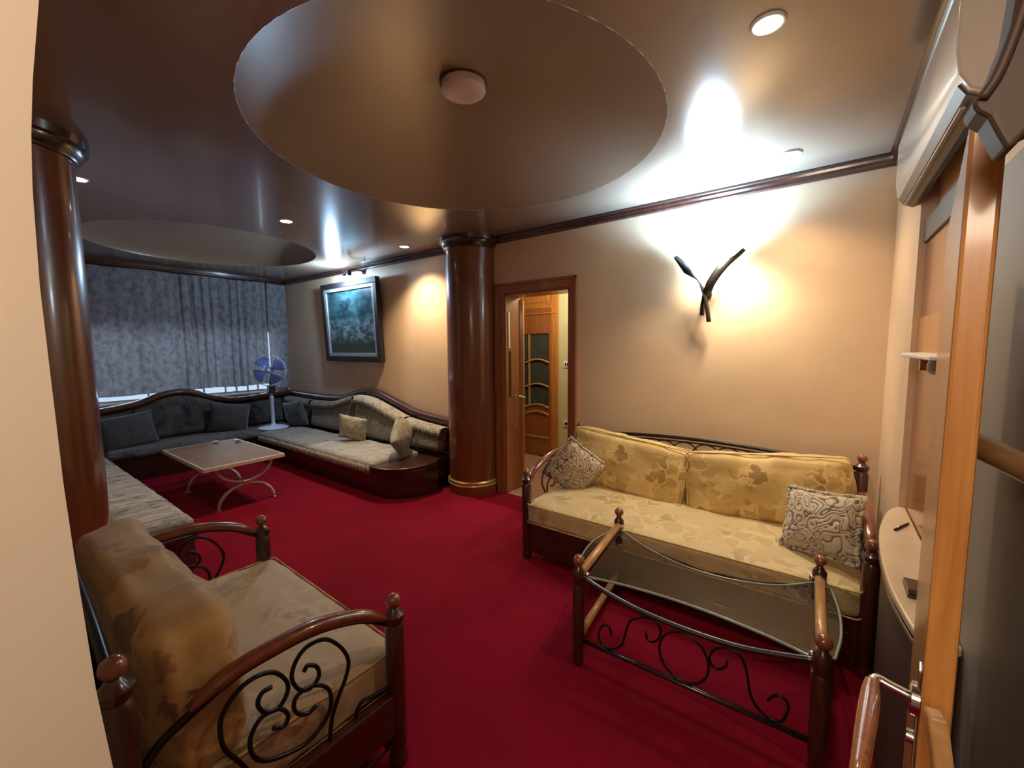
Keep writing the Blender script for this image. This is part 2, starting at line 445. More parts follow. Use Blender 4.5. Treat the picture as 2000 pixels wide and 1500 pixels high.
def puffy(name, size, mat, parent, loc=(0, 0, 0), rot=(0, 0, 0), n=14, edge=0.035, puff=0.02, wr=0.006, seed=0, piping=None, world=False):
    """a stuffed rectangular cushion: rounded box whose faces swell"""
    sx, sy, sz = size
    bm = bmesh.new(); bmesh.ops.create_cube(bm, size=2.0)
    bmesh.ops.subdivide_edges(bm, edges=bm.edges[:], cuts=n, use_grid_fill=True)
    for v in bm.verts:
        c = v.co.copy()
        h = Vector((sx / 2, sy / 2, sz / 2)); e = min(edge, min(h) * 0.9)
        q = Vector((c.x * h.x, c.y * h.y, c.z * h.z))
        inner = Vector((max(-h.x + e, min(h.x - e, q.x)), max(-h.y + e, min(h.y - e, q.y)), max(-h.z + e, min(h.z - e, q.z))))
        d = q - inner
        if d.length > 1e-6: q = inner + d.normalized() * e * min(1, max(abs(d.x), abs(d.y), abs(d.z)) / e)
        ax = max(range(3), key=lambda i: abs(c[i]))
        o1, o2 = [i for i in range(3) if i != ax]
        big = (1 - c[o1] ** 2) * (1 - c[o2] ** 2)
        k = puff * (1.0 if size[ax] == min(size) else 0.35)
        q[ax] += math.copysign(1, c[ax]) * k * max(0, big) ** 0.6
        nz = noise.noise(Vector((q.x * 7 + seed, q.y * 7, q.z * 7)))
        nz2 = noise.noise(Vector((q.x * 18 + seed, q.y * 18, q.z * 18)))
        q += c.normalized() * wr * (nz * 1.6 + nz2 * 0.6)
        v.co = q
    me = bpy.data.meshes.new(name); bm.to_mesh(me); bm.free()
    for p in me.polygons: p.use_smooth = True
    me.materials.append(MT[mat])
    o = bpy.data.objects.new(name, me); COL.objects.link(o)
    o.parent = parent; o.location = loc; o.rotation_euler = rot
    if piping:
        m = MB(); h = (sx / 2, sy / 2, sz / 2)
        ax = min(range(3), key=lambda i: size[i]); o1, o2 = [i for i in range(3) if i != ax]
        for sgn in (-1, 1):
            pts = []; e = edge * 0.8
            for cx, cy, a0 in ((1, 1, 0), (-1, 1, 90), (-1, -1, 180), (1, -1, 270)):
                for t in range(0, 91, 30):
                    a = math.radians(a0 + t); p = [0, 0, 0]
                    p[o1] = cx * (h[o1] - e) + e * math.cos(a); p[o2] = cy * (h[o2] - e) + e * math.sin(a); p[ax] = sgn * (h[ax] - edge * 0.25)
                    pts.append(p)
            m.tube(pts, 0.0045, 5, closed=True)
        pp = m.build('piping', piping, o, smooth=True)
    return o

def pillow(name, w, h, t, mat, loc, rot, label, cat='cushion', group=None, seed=0, n=18, tassel=None):
    """a throw pillow with pinched corners, thin at the seam"""
    vs = []; fs = []
    for side in (1, -1):
        for j in range(n + 1):
            for i in range(n + 1):
                u = -1 + 2 * i / n; v = -1 + 2 * j / n
                k = 1 - 0.07 * (1 - abs(v) ** 2) * abs(u) ** 3; k2 = 1 - 0.07 * (1 - abs(u) ** 2) * abs(v) ** 3
                th = (max(0, 1 - u * u) ** 0.45) * (max(0, 1 - v * v) ** 0.45)
                wr = noise.noise(Vector((u * 2.2 + seed, v * 2.2, side))) * 0.012 * th
                vs.append((u * w / 2 * k, side * (t / 2 * th) + wr, v * h / 2 * k2))
    N = (n + 1) * (n + 1)
    for s_ in (0, 1):
        for j in range(n):
            for i in range(n):
                a = s_ * N + j * (n + 1) + i
                fs.append((a, a + 1, a + n + 2, a + n + 1))
    m = MB().add(vs, fs)
    me = bpy.data.meshes.new(name); me.from_pydata(m.v, [], m.f)
    bm = bmesh.new(); bm.from_mesh(me); bmesh.ops.remove_doubles(bm, verts=bm.verts, dist=0.0008)
    bmesh.ops.recalc_face_normals(bm, faces=bm.faces); bm.to_mesh(me); bm.free()
    for p in me.polygons: p.use_smooth = True
    me.materials.append(MT[mat])
    o = bpy.data.objects.new(name, me); COL.objects.link(o); o.location = loc; o.rotation_euler = rot
    tag(o, label, cat, group)
    if tassel:
        r = MB(); pts = []
        for k in range(48):
            a = k / 48 * 4; s_ = int(a); f = -1 + 2 * (a - s_)
            u, v = [(f, -1), (1, f), (-f, 1), (-1, -f)][s_]
            kk = 1 - 0.07 * (1 - v * v) * abs(u) ** 3; k2 = 1 - 0.07 * (1 - u * u) * abs(v) ** 3
            pts.append((u * w / 2 * kk * 1.02, 0.008 * math.sin(k * 2.1), v * h / 2 * k2 * 1.02))
        r.tube(pts, 0.011, 6, closed=True)
        r.build('fringe', tassel, o, smooth=True)
    return o

H = 2.655
# ------------------------------------------------------------------ setting: floor and ceiling
struct(MB().box(-7.4, 0.45, -1.6, 3.4, -0.1, 0.0).build('floor', 'carpet'), 'red wall-to-wall carpet', 'floor')

def ring_pts(cx, cy, r, n=72): return [(cx + r * math.cos(2 * PI * k / n), cy + r * math.sin(2 * PI * k / n)) for k in range(n)]
DOMES = [(-1.669, 1.796, 1.07), (-5.475, 1.79, 1.05)]
def ceiling():
    # flat sheet with two round openings: for each opening, radial quads from its rim to a surrounding rectangle
    vs = []; fs = []
    m = MB()
    x0, x1, y0, y1 = -7.45, 0.5, -1.6, 3.5
    cells = [(-3.6, x1, DOMES[0]), (x0, -3.6, DOMES[1])]
    for xa, xb, (cx, cy, r) in cells:
        n = 96; rim = ring_pts(cx, cy, r, n); outer = []
        for k in range(n):
            a = 2 * PI * k / n; dx, dy = math.cos(a), math.sin(a)
            t = min([(xb - cx) / dx if dx > 1e-9 else 1e9, (xa - cx) / dx if dx < -1e-9 else 1e9,
                     (y1 - cy) / dy if dy > 1e-9 else 1e9, (y0 - cy) / dy if dy < -1e-9 else 1e9])
            outer.append((cx + dx * t, cy + dy * t))
        # insert exact corners by snapping the closest outer point
        for c in ((xa, y0), (xa, y1), (xb, y0), (xb, y1)):
            i = min(range(n), key=lambda q: (outer[q][0] - c[0]) ** 2 + (outer[q][1] - c[1]) ** 2); outer[i] = c
        m.add([(p[0], p[1], H) for p in rim] + [(p[0], p[1], H) for p in outer],
              [(k, (k + 1) % n, n + (k + 1) % n, n + k) for k in range(n)])
    o = m.build('ceiling', 'ceil')
    me = o.data
    return o
ceil = struct(ceiling(), 'glossy brown-beige ceiling with two round domed recesses', 'ceiling')
for (cx, cy, r) in DOMES:
    m = MB(); n = 72
    prof = [(r * (1 - i / 18), H + 0.17 * (1 - (1 - i / 18) ** 2)) for i in range(18)] + [(0.001, H + 0.17)]
    if cx < -4: prof = [(r, H)] + [(r * math.cos(PI / 2 * i / 17), H + 0.32 * math.sin(PI / 2 * i / 17) ** 1.15) for i in range(1, 17)] + [(0.001, H + 0.32)]
    m.lathe([(q[0], q[1]) for q in prof], (cx, cy, 0), n, caps=False)
    d = m.build('ceiling_dome', 'dome', ceil, smooth='auto', world=True)

# ------------------------------------------------------------------ walls
Y0, YN = 0.02, 3.4
XE, XW = 0.31, -7.3
DX0, DX1, DZ = -2.63, -1.87, 2.08
m = MB()
m.box(XW - .15, DX0, YN, YN + .2, 0, H).box(DX1, XE + .2, YN, YN + .2, 0, H).box(DX0, DX1, YN, YN + .2, DZ, H)
struct(m.build('wall_north', 'wall'), 'peach painted wall with the sconce, the doorway and the painting', 'wall')
m = MB(); WY0, WY1, WZ0, WZ1 = 0.25, 3.28, 0.86, 1.86
m.box(XW - .15, XW, Y0 - .2, WY0, 0, H).box(XW - .15, XW, WY1, YN, 0, H).box(XW - .15, XW, WY0, WY1, 0, WZ0).box(XW - .15, XW, WY0, WY1, WZ1, H)
struct(m.build('wall_west', 'wall'), 'wall behind the long grey curtains', 'wall')
m = MB().box(XE, XE + .2, 2.56, YN, 0, H).box(XE + .05, XE + .2, 1.62, 2.56, 0, H).box(XE, XE + .05, 1.62, 2.56, 2.5, H).box(XE, XE + .2, -1.6, 1.62, 1.95, H)
struct(m.build('wall_east', 'wall'), 'peach side wall under the air conditioner', 'wall')
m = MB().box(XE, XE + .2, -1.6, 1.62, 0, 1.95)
struct(m.build('wall_entry', 'shadewall'), 'side wall beside the open door edge, its shade painted grey-brown', 'wall')
struct(MB().box(XW, -0.6, -0.25, Y0, 0, H).build('wall_south', 'wall'), 'wall behind the armchair and the near column', 'wall')
# the plaster jamb beside the camera, its edge not quite plumb
prof = [(0, .078), (.9, .072), (1.095, .069), (1.193, .0624), (1.334, .0575), (1.415, .0553), (1.61, .0539), (1.70, .056), (1.75, .0589), (1.80, .0635), (1.874, .0728), (H, .16)]
m = MB()
vs = []; n = len(prof)
for (z, y) in prof: vs += [(-0.6, y, z), (-0.6, -0.25, z), (-0.68, -0.25, z), (-0.68, y - .02, z)]
fs = []
for i in range(n - 1):
    for k in range(4): fs.append((i * 4 + k, i * 4 + (k + 1) % 4, (i + 1) * 4 + (k + 1) % 4, (i + 1) * 4 + k))
fs += [(0, 1, 2, 3), (4 * n - 1, 4 * n - 2, 4 * n - 3, 4 * n - 4)]
m.add(vs, fs)
struct(m.build('wall_jamb', 'jambwall', smooth='auto'), 'cream plaster jamb of the entry opening', 'wall')
struct(MB().box(-0.6, XE, -0.25, -0.06, 2.35, H).build('wall_light_block', 'jambwall'), 'unseen header added to block entry light from the ceiling', 'wall')  # out of view, added to keep the entry light off the near ceiling
# entry shell behind the camera
struct(MB().box(-2.2, XE, -1.7, -1.6, 0, H).build('wall_back', 'jambwall'), 'entry wall opposite the room', 'wall')
struct(MB().box(-2.3, -2.2, -1.6, -0.25, 0, H).build('wall_passage', 'jambwall'), 'end wall of the entry', 'wall')

# crown mouldings (sweep of a stepped profile along each wall)
def crown(name, a, b, inward):
    # profile: (out from wall, down from ceiling)
    P = [(0, 0), (.055, 0), (.055, .014), (.043, .02), (.040, .034), (.028, .046), (.024, .06), (.012, .066), (0, .068)]
    a = Vector(a); b = Vector(b); inw = Vector(inward); m = MB(); vs = []
    for q in (a, b):
        for (o, d) in P: vs.append((q.x + inw.x * o, q.y + inw.y * o, H - d))
    n = len(P)
    fs = [(i, i + 1, n + i + 1, n + i) for i in range(n - 1)] + [(n - 1, 0, n, 2 * n - 1), tuple(range(n)), tuple(range(2 * n - 1, n - 1, -1))]
    return struct(m.add(vs, fs).build(name, 'crown'), None)
crown('trim_1', (XW, YN, 0), (XE, YN, 0), (0, -1, 0))
crown('trim_2', (XE, 0.95, 0), (XE, YN, 0), (-1, 0, 0))
crown('trim_3', (XW, Y0, 0), (XW, YN, 0), (1, 0, 0))
crown('trim_4', (XW, Y0, 0), (-0.68, Y0, 0), (0, 1, 0))

# ------------------------------------------------------------------ the two round columns
def column(x, y, label):
    t = thing('round_column', label, 'column', (x, y, 0), 0, 'wood-clad round columns')
    r = 0.27
    MB().lathe([(r, 0.0), (r, H - .11)], n=64).build('shaft', 'column', t, smooth='auto')
    MB().lathe([(r, H - .11), (r + .012, H - .105), (r + .018, H - .09), (r + .035, H - .075), (r + .04, H - .05), (r + .058, H - .04), (r + .062, H - .0), (r, H)], n=64, caps=False).build('capital', 'crown', t, smooth='auto')
    MB().lathe([(r, .085), (r + .018, .085), (r + .022, .095), (r + .018, .105), (r + .004, .11), (r + .004, .118), (r + .016, .122), (r + .018, .13), (r + .01, .14), (r, .142)], n=64, caps=False).build('base_ring', 'gold', t, smooth='auto')
    MB().lathe([(r + .012, 0), (r + .012, .085), (r, .088)], n=64, caps=False).build('plinth_band', 'column', t, smooth='auto')
    return t
column(-3.026, 3.341, 'red-brown wood column with a brass base ring beside the hall doorway')
column(-3.36, 0.21, 'tall dark wood column behind the beige armchair at the cream jamb')

# ------------------------------------------------------------------ window and curtains
t = struct(bpy.data.objects.new('window_1', None), 'wide window glowing behind the curtains', 'window'); COL.objects.link(t); t.location = (XW - .1, 1.75, WZ0)
m = MB(); xa, xb = XW - .12, XW - .07
m.box(xa, xb, WY0, WY1, WZ0, WZ0 + .025).box(xa, xb, WY0, WY1, WZ1 - .05, WZ1).box(xa, xb, WY0, WY0 + .05, WZ0, WZ1).box(xa, xb, WY1 - .05, WY1, WZ0, WZ1)
m.build('window_frame', 'white', t, bevel=.004, world=True)
for y in (0.86, 1.55, 1.93, 2.19, 2.47, 2.62, 2.78, 2.93): MB().box(xa + .01, xb, y - .012, y + .012, WZ0 + .02, WZ1 - .04).build('mullion', 'white', t, world=True)
MB().box(xa + .02, xa + .026, WY0 + .04, WY1 - .04, WZ0 + .02, WZ1 - .04).build('pane', 'pane', t, world=True)
MB().box(XW - .06, XW + .03, WY0 - .05, WY1 + .05, WZ0 - .03, WZ0 - .001).build('window_sill', 'white', t, world=True, bevel=.004)

def curtain(y0, y1, zb, amp, wl, label, seed):
    m = MB(); nx = int((y1 - y0) / .012); nz = 26; vs = []; fs = []
    zt = 2.585
    for j in range(nz + 1):
        f = j / nz; z = zt + (zb - zt) * f
        for i in range(nx + 1):
            y = y0 + (y1 - y0) * i / nx
            ph = y / wl * 2 * PI + 1.3 * noise.noise(Vector((y * 2.2 + seed, f * .8, 0)))
            a = amp * (0.55 + 0.45 * f) * (0.6 + 0.8 * abs(noise.noise(Vector((y * 1.7, seed, 3)))) * 1.6)
            x = XW + .115 + a * math.sin(ph) + .35 * a * math.sin(2.3 * ph + 1)
            vs.append((x, y, z + .006 * math.sin(y * 9)))
    for j in range(nz):
        for i in range(nx):
            a = j * (nx + 1) + i; fs.append((a, a + 1, a + nx + 2, a + nx + 1))
    o = m.add(vs, fs).build('curtain', 'curtain', smooth=True)
    tag(o, label, 'curtain', 'floral curtains on the far window')
    return o
curtain(0.1, 1.915, 0.955, .010, .21, 'flat hanging grey-blue curtain panel beside the near dark column', 1)
curtain(1.92, 3.045, 0.975, .038, .115, 'deeply pleated grey-blue curtain panel in the middle of the window', 5)
curtain(3.068, 3.36, 0.90, .018, .085, 'narrow grey curtain panel hanging in the room corner', 9)

# ------------------------------------------------------------------ hall doorway
t = bpy.data.objects.new('door_1', None); COL.objects.link(t); t.location = (-2.25, YN, 0)
struct(t, 'doorway with brown wooden casing opening onto the hall', 'doorway')
m = MB()
# stepped casing, mitred as three boards
m.box(DX0 - .1, DX0, YN - .022, YN, 0, DZ).box(DX1, DX1 + .075, YN - .022, YN, 0, DZ).box(DX0 - .1, DX1 + .075, YN - .022, YN, DZ, DZ + .10)
m.box(DX0 - .1, DX0 - .07, YN - .034, YN - .02, 0, DZ + .10).box(DX1 + .05, DX1 + .075, YN - .034, YN - .02, 0, DZ + .10).box(DX0 - .1, DX1 + .075, YN - .034, YN - .02, DZ + .075, DZ + .10)
m.build('casing', 'casing', t, bevel=.003, world=True)
m = MB().box(DX0, DX0 + .02, YN - .01, YN + .24, 0, DZ).box(DX1 - .02, DX1, YN - .01, YN + .24, 0, DZ).box(DX0, DX1, YN - .01, YN + .24, DZ - .02, DZ)
m.build('door_lining', 'casing', t, bevel=.002, world=True)
MB().box(DX0 + .02, DX0 + .026, YN + .03, YN + .055, 1.53, 1.90).build('strike_plate', 'white', t, world=True)
MB().box(DX0 + .02, DX0 + .028, YN + .05, YN + .07, 1.02, 1.5).build('stop_bead', 'crown', t, world=True)
# open leaf of the doorway, standing back against the lining
t = thing('hall_room_door', 'orange wooden door leaf standing open inside the hall doorway', 'door', (DX0 + .05, YN + .25, 0))
a = math.radians(124)
u = Vector((math.cos(a), math.sin(a), 0)); v_ = Vector((-u.y, u.x, 0))
def leafbox(u0, u1, v0, v1, z0, z1):
    P = []
    for z in (z0, z1):
        for (q, r) in ((u0, v0), (u1, v0), (u1, v1), (u0, v1)):
            p = Vector((DX0 + .03, YN + .25, 0)) + u * q + v_ * r; P.append((p.x, p.y, z))
    return MB().add(P, [(3, 2, 1, 0), (4, 5, 6, 7), (0, 1, 5, 4), (1, 2, 6, 5), (2, 3, 7, 6), (3, 0, 4, 7)])
leafbox(0, .70, -.02, .02, .01, 2.05).build('leaf', 'door', t, world=True, bevel=.003)
m = MB(); m.tube([(DX0 + .022, YN + .14, 1.02), (DX0 + .075, YN + .14, 1.02), (DX0 + .08, YN + .16, 1.02), (DX0 + .08, YN + .24, 1.0)], .009, 8)
m.lathe([(.022, 0), (.022, .008)], (DX0 + .02, YN + .14, 1.02), 16, 'x')
m.build('door_handle', 'chrome', t, smooth='auto', world=True)
MB().lathe([(.014, 0), (.014, .012)], (DX0 + .02, YN + .13, .70), 16, 'x').build('latch', 'chrome', t, smooth='auto', world=True)

# hall beyond
struct(MB().box(-4.6, -0.6, YN, 5.2, -0.1, 0.0).build('floor_hall', 'hallfloor'), 'pinkish tiled hall floor', 'floor')
struct(MB().box(-4.6, -0.6, 4.9, 5.0, 0, H).build('wall_hall', 'hallwall'), 'greenish cream hall wall with the switch', 'wall')
struct(MB().box(-4.7, -4.6, YN + .2, 5.0, 0, H).box(-0.7, -0.6, YN + .2, 5.0, 0, H).build('wall_hall_side', 'hallwall'), 'side walls of the hall', 'wall')
struct(MB().box(-4.7, -0.6, YN + .2, 5.1, H, H + .05).build('ceiling_hall', 'hallwall'), 'hall ceiling', 'ceiling')
t = thing('hall_glazed_door', 'honey wood door with six wavy-barred dark glass panes in the hall', 'door', (-3.35, 4.88, 0))
yd = 4.9
X0, X1 = -3.85, -2.87
m = MB(); m.box(X0, X0 + .09, yd - .05, yd, 0, 2.42).box(X1 - .09, X1, yd - .05, yd, 0, 2.42).box(X0 + .09, X1 - .09, yd - .05, yd, 2.05, 2.10).box(X0 + .09, X1 - .09, yd - .05, yd, 2.33, 2.42)
m.box(X0 + .09, X1 - .09, yd - .062, yd - .05, 2.065, 2.085).box(X0, X1, yd - .062, yd - .05, 1.985, 2.0)
m.build('door_frame', 'halldoor', t, bevel=.004, world=True)
MB().box(X0 + .09, X1 - .09, yd - .035, yd, 2.10, 2.33).box(X0 + .14, X1 - .14, yd - .045, yd - .035, 2.14, 2.29).build('transom_panel', 'halldoor', t, bevel=.005, world=True)
LX0, LX1 = X0 + .09, X1 - .09      # leaf
GX = [LX0 + .12, (LX0 + LX1) / 2, LX1 - .12]
GX = [-3.64, -3.27, -2.99]
def wave(x, amp=.045): return amp * math.cos((x - (LX0 + LX1) / 2) / (LX1 - LX0) * 2 * PI * 1.0)
m = MB(); m.box(LX0, -3.66, yd - .045, yd, .01, 2.05).box(-3.0, LX1, yd - .045, yd, .01, 2.05).box(-3.66, -3.0, yd - .045, yd, 1.72, 2.05).box(-3.66, -3.0, yd - .045, yd, .01, .26)
m.build('leaf_frame', 'casing', t, bevel=.003, world=True)
MB().box(-3.66, -3.0, yd - .03, yd, .26, .72).build('lower_panel', 'casing', t, world=True)
# arched head over the glass
zs = [1.72, 1.35, 1.0, .72]
for k in range(3):
    for j in range(2):
        xa, xb = (-3.66, -3.33) if j == 0 else (-3.33, -3.0)
        MB().box(xa + .005, xb - .005, yd - .022, yd - .014, zs[k + 1] - .02, zs[k]).build('pane', 'darkpane', t, world=True)
for z in (1.33, .99, .70, .60):
    m = MB(); m.tube([(x, yd - .04, z + .035 * math.sin((x + 3.02) / .66 * 2 * PI + PI)) for x in [-3.66 + .66 * i / 24 for i in range(25)]], .014, 6)
    m.build('wavy_bar', 'railwood', t, smooth=True, world=True)
MB().box(-3.34, -3.32, yd - .045, yd - .02, .72, 1.72).build('mullion', 'railwood', t, world=True)
MB().box(-3.66, -3.0, yd - .055, yd - .04, .26, .29).build('bottom_bead', 'railwood', t, world=True)
t = thing('light_switch', 'white light switch plate on the hall wall right of the glazed door', 'switch', (-2.74, 4.89, 1.27))
MB().box(-2.79, -2.70, 4.885, 4.9, 1.26, 1.34).build('plate', 'white', t, bevel=.003, world=True)
MB().box(-2.765, -2.745, 4.879, 4.886, 1.28, 1.32).build('rocker', 'black', t, world=True)
MB().box(-2.735, -2.715, 4.879, 4.886, 1.28, 1.32).build('rocker', 'black', t, world=True)
t = thing('wall_socket', 'white wall socket low on the hall wall above the sofa arm', 'socket', (-2.74, 4.89, .48))
MB().box(-2.79, -2.70, 4.885, 4.9, .46, .54).build('plate', 'white', t, bevel=.003, world=True)
MB().lathe([(.022, 0), (.022, .005)], (-2.745, 4.88, .50), 16, 'y').build('socket_well', 'black', t, world=True)

# ------------------------------------------------------------------ sofas (local: x along, y from back to front, z up)
ARM_RAIL = [(0, .50), (.02, .55), (.058, .61), (.123, .645), (.219, .680), (.328, .688), (.455, .680), (.595, .635), (.69, .572), (.725, .56)]
ARM_C = [
 [(0.402, 0.578), (0.415, 0.59), (0.441, 0.569), (0.446, 0.533), (0.418, 0.513), (0.386, 0.532), (0.367, 0.581), (0.382, 0.626), (0.419, 0.651), (0.473, 0.64), (0.521, 0.584), (0.545, 0.52), (0.531, 0.468), (0.506, 0.424), (0.481, 0.367), (.47, .30)],
 [(0.435, 0.447), (0.407, 0.438), (0.376, 0.463), (0.368, 0.496), (0.385, 0.519), (0.432, 0.514), (0.472, 0.475), (0.48, 0.421), (0.459, 0.376), (0.402, 0.348), (0.339, 0.359), (0.281, 0.389), (0.253, 0.433), (0.253, 0.485), (0.283, 0.52), (0.329, 0.512), (0.351, 0.474), (0.338, 0.45), (0.309, 0.467)],
 [(0.313, 0.591), (0.287, 0.59), (0.275, 0.566), (0.289, 0.532), (0.323, 0.516), (0.349, 0.538), (0.354, 0.576), (0.324, 0.627), (0.279, 0.647), (0.231, 0.637), (0.193, 0.596), (0.185, 0.553), (0.192, 0.498), (0.233, 0.411), (.27, .30)],
 [(0.563, 0.303), (0.568, 0.331), (0.59, 0.347), (0.623, 0.339), (0.70, 0.325)]]
FRONT_POST = [(.026, 0), (.034, .02), (.034, .045), (.026, .06), (.030, .08), (.033, .10), (.034, .30), (.034, .54), (.027, .555), (.035, .57), (.035, .59), (.024, .60), (.014, .615)]
BACK_POST = [(.026, 0), (.034, .02), (.034, .76), (.026, .775), (.036, .79), (.036, .805), (.024, .815), (.014, .83)]
def make_sofa(name, label, W, D, loc, rz, nback, fabric, seatfab, backfab, zs=.41, zb=.86, thin=.17):
    t = thing(name, label, 'sofa' if W > 1.3 else 'armchair', loc, rz)
    ky = D / .725
    hw = W / 2
    for sx in (-1, 1):
        x = sx * hw
        o = MB().lathe(FRONT_POST, (x, D, 0), 20).build('front_post', 'dwood', t, smooth='auto')
        MB().ball((x, D, .640), .027).build('ball_finial', 'ball', o, smooth=True)
        o = MB().lathe(BACK_POST, (x, 0, 0), 20).build('back_post', 'dwood', t, smooth='auto')
        MB().ball((x, 0, .853), .026).build('ball_finial', 'ball', o, smooth=True)
        pts = [(x, y * ky, z) for y, z in ARM_RAIL]
        rail = MB().tube(catmull(pts, 5), .011, 8).build('arm_rail', 'iron', t, smooth=True)
        cp = catmull([(x, y * ky, z + .018) for y, z in ARM_RAIL[3:9]], 6)
        nn = len(cp); rs = [.020 * (0.55 + 0.45 * min(1, i / 4, (nn - 1 - i) / 4)) for i in range(nn)]
        MB().tube(cp, [r * 1.25 for r in rs], 12, flat=.8).build('arm_cap', 'capwood', t, smooth=True)
        for c in ARM_C:
            MB().tube(catmull([(x, y * ky, z) for y, z in c], 4), .0065, 6).build('scroll', 'iron', t, smooth=True)
        MB().box(x - .02, x + .02, .02, D - .02, .14, .295).build('side_rail', 'dwood', t, bevel=.006)
        MB().tube([(x + sx * .022, .03, .115), (x + sx * .022, D - .03, .115)], .006, 6).build('side_rod', 'irong', t, smooth=True)
    m = MB().box(-hw + .03, hw - .03, D - .03, D + .005, .05, .29).box(-hw + .06, hw - .06, D + .003, D + .012, .10, .20)
    m.build('front_apron', 'dwood', t, bevel=.005)
    MB().box(-hw + .03, hw - .03, -.015, .02, .14, .30).build('back_apron', 'dwood', t, bevel=.005)
    MB().box(-hw + .02, hw - .02, .02, D - .03, .26, .285).build('seat_board', 'dwood', t)
    # arched iron back rail with interlaced hoops below it
    def arch(x, z0=.785, hgt=.062): return z0 + hgt * (1 - (x / hw) ** 2)
    MB().tube([(x, 0, arch(x)) for x in [-hw + .02 + (W - .04) * i / 30 for i in range(31)]], .013, 8).build('back_rail', 'iron', t, smooth=True)
    MB().tube([(x, 0, arch(x) - .028) for x in [-hw + .02 + (W - .04) * i / 30 for i in range(31)]], .006, 6).build('back_rod', 'iron', t, smooth=True)
    MB().tube([(-hw + .02, 0, .50), (hw - .02, 0, .50)], .009, 8).build('back_rod', 'iron', t, smooth=True)
    nh = max(5, int(W / .15)); p = (W - .1) / nh
    for i in range(nh):
        c = -hw + .05 + p * (i + .5); q = []
        for k in range(13):
            a = PI * k / 12; xx = c - p * .62 * math.cos(a)
            zz = (arch(xx) - .03 - .085) + .085 * math.sin(a); q.append((xx, 0, zz))
        q = [(q[0][0], 0, .50)] + q + [(q[-1][0], 0, .50)]
        MB().tube(q, .005, 6).build('back_hoop', 'iron', t, smooth=True)
    # cushions
    puffy('seat_cushion', (W - .05, D - .02, zs - .285 + .01), seatfab, t, (0, D / 2 + .05, (zs + .285) / 2), n=22, edge=.03, puff=.012, wr=.006, seed=W, piping=fabric)
    bw = (W - .07) / nback
    for i in range(nback):
        x = -hw + .035 + bw * (i + .5)
        tl = math.radians(5.6) * (1 if i else -1) if nback > 1 else 0
        puffy('back_cushion', (bw - .01, thin, zb - zs + .01), backfab, t, (x, .165 if nback > 1 else .158, (zb + zs) / 2 - (.006 if nback > 1 else 0)), (math.radians(10 if nback > 1 else 5), -tl, math.radians((-1) ** i * 1.5)), n=18, edge=.045, puff=.03, wr=.010, seed=i * 3.1 + W, piping=fabric if nback > 1 else None)
    return t
# sofa along the lamp wall
S1 = make_sofa('sofa', 'gold floral two-cushion sofa against the wall under the sconce', 1.905, .83, (-.7325, 3.25, 0), PI, 2, 'sofafab', 'seatfab', 'sofafab', zs=.42, zb=.835)
S2 = make_sofa('armchair', 'wide beige and gold floral armchair with iron scroll arms by the near column', 1.15, .725, (-1.795, .17, 0), -.026, 1, 'armback', 'armfab', 'armback', zs=.43, zb=.845, thin=.185)

pillow('throw_pillow', .37, .37, .15, 'pillow', (-1.53, 2.86, .585), (math.radians(12), math.radians(38), math.radians(38)), 'brown-beige scroll-pattern pillow standing on its corner at the doorway end of gold sofa', seed=2, tassel='pillow')
pillow('throw_pillow', .36, .33, .14, 'pillow', (.03, 2.66, .61), (math.radians(-22), math.radians(-8), math.radians(-28)), 'beige pillow with black scrolls leaning on the gold sofa arm nearest the air conditioner', seed=6, tassel='pillow')

# ------------------------------------------------------------------ glass coffee table in front of the sofa
t = thing('glass_coffee_table', 'iron and wood coffee table with a waisted glass top before the gold sofa', 'table', (-.43, 2.06, 0))
LP = [(-.895, 1.72), (.048, 1.72), (-.965, 2.385), (.035, 2.385)]
for (x, y) in LP:
    o = MB().lathe([(.022, 0), (.027, .012), (.024, .03), (.027, .05), (.022, .065), (.026, .08), (.029, .12), (.029, .39), (.022, .405), (.030, .42), (.030, .47), (.018, .487), (.012, .50)], (x, y, 0), 20).build('leg', 'dwood', t, smooth='auto', world=True)
    MB().ball((x, y, .524), .0275).build('ball_finial', 'ball', o, smooth=True, world=True)
    s = 1 if x < -.4 else -1; d = 1 if y < 2 else -1
    MB().ball((x + s * .03, y + d * .03, .447), .012).lathe([(.007, .41), (.007, .45)], (x + s * .03, y + d * .03, 0), 10).build('glass_clamp', 'chrome', t, smooth=True, world=True)
for (a, b) in ((0, 2), (1, 3)):
    (xa, ya), (xb, yb) = LP[a], LP[b]
    MB().tube([(xa, ya, .445), ((xa + xb) / 2, (ya + yb) / 2, .445), (xb, yb, .445)], .021, 10).build('upper_end_rail', 'railwood', t, smooth=True, world=True)
    MB().tube([(xa, ya, .13), ((xa + xb) / 2, (ya + yb) / 2, .13), (xb, yb, .13)], .019, 10).build('lower_end_rail', 'railwood', t, smooth=True, world=True)
SCR = [[(-0.724, 0.214), (-0.737, 0.251), (-0.767, 0.245), (-0.788, 0.199), (-0.776, 0.155), (-0.729, 0.145), (-0.676, 0.187), (-0.657, 0.255), (-0.638, 0.316), (-0.594, 0.354), (-0.54, 0.367), (-0.505, 0.343), (-0.507, 0.297), (-0.533, 0.266), (-0.559, 0.268), (-0.566, 0.3)],
       [(-0.246, 0.319), (-0.248, 0.293), (-0.271, 0.268), (-0.297, 0.268), (-0.308, 0.301), (-0.287, 0.347), (-0.243, 0.367), (-0.205, 0.359), (-0.182, 0.319), (-0.171, 0.265), (-0.162, 0.218), (-0.14, 0.18), (-0.10, 0.155), (-.06, .165), (-.044, .209), (-0.042, 0.239), (-0.057, 0.259), (-0.084, 0.255), (-0.105, 0.224)]]
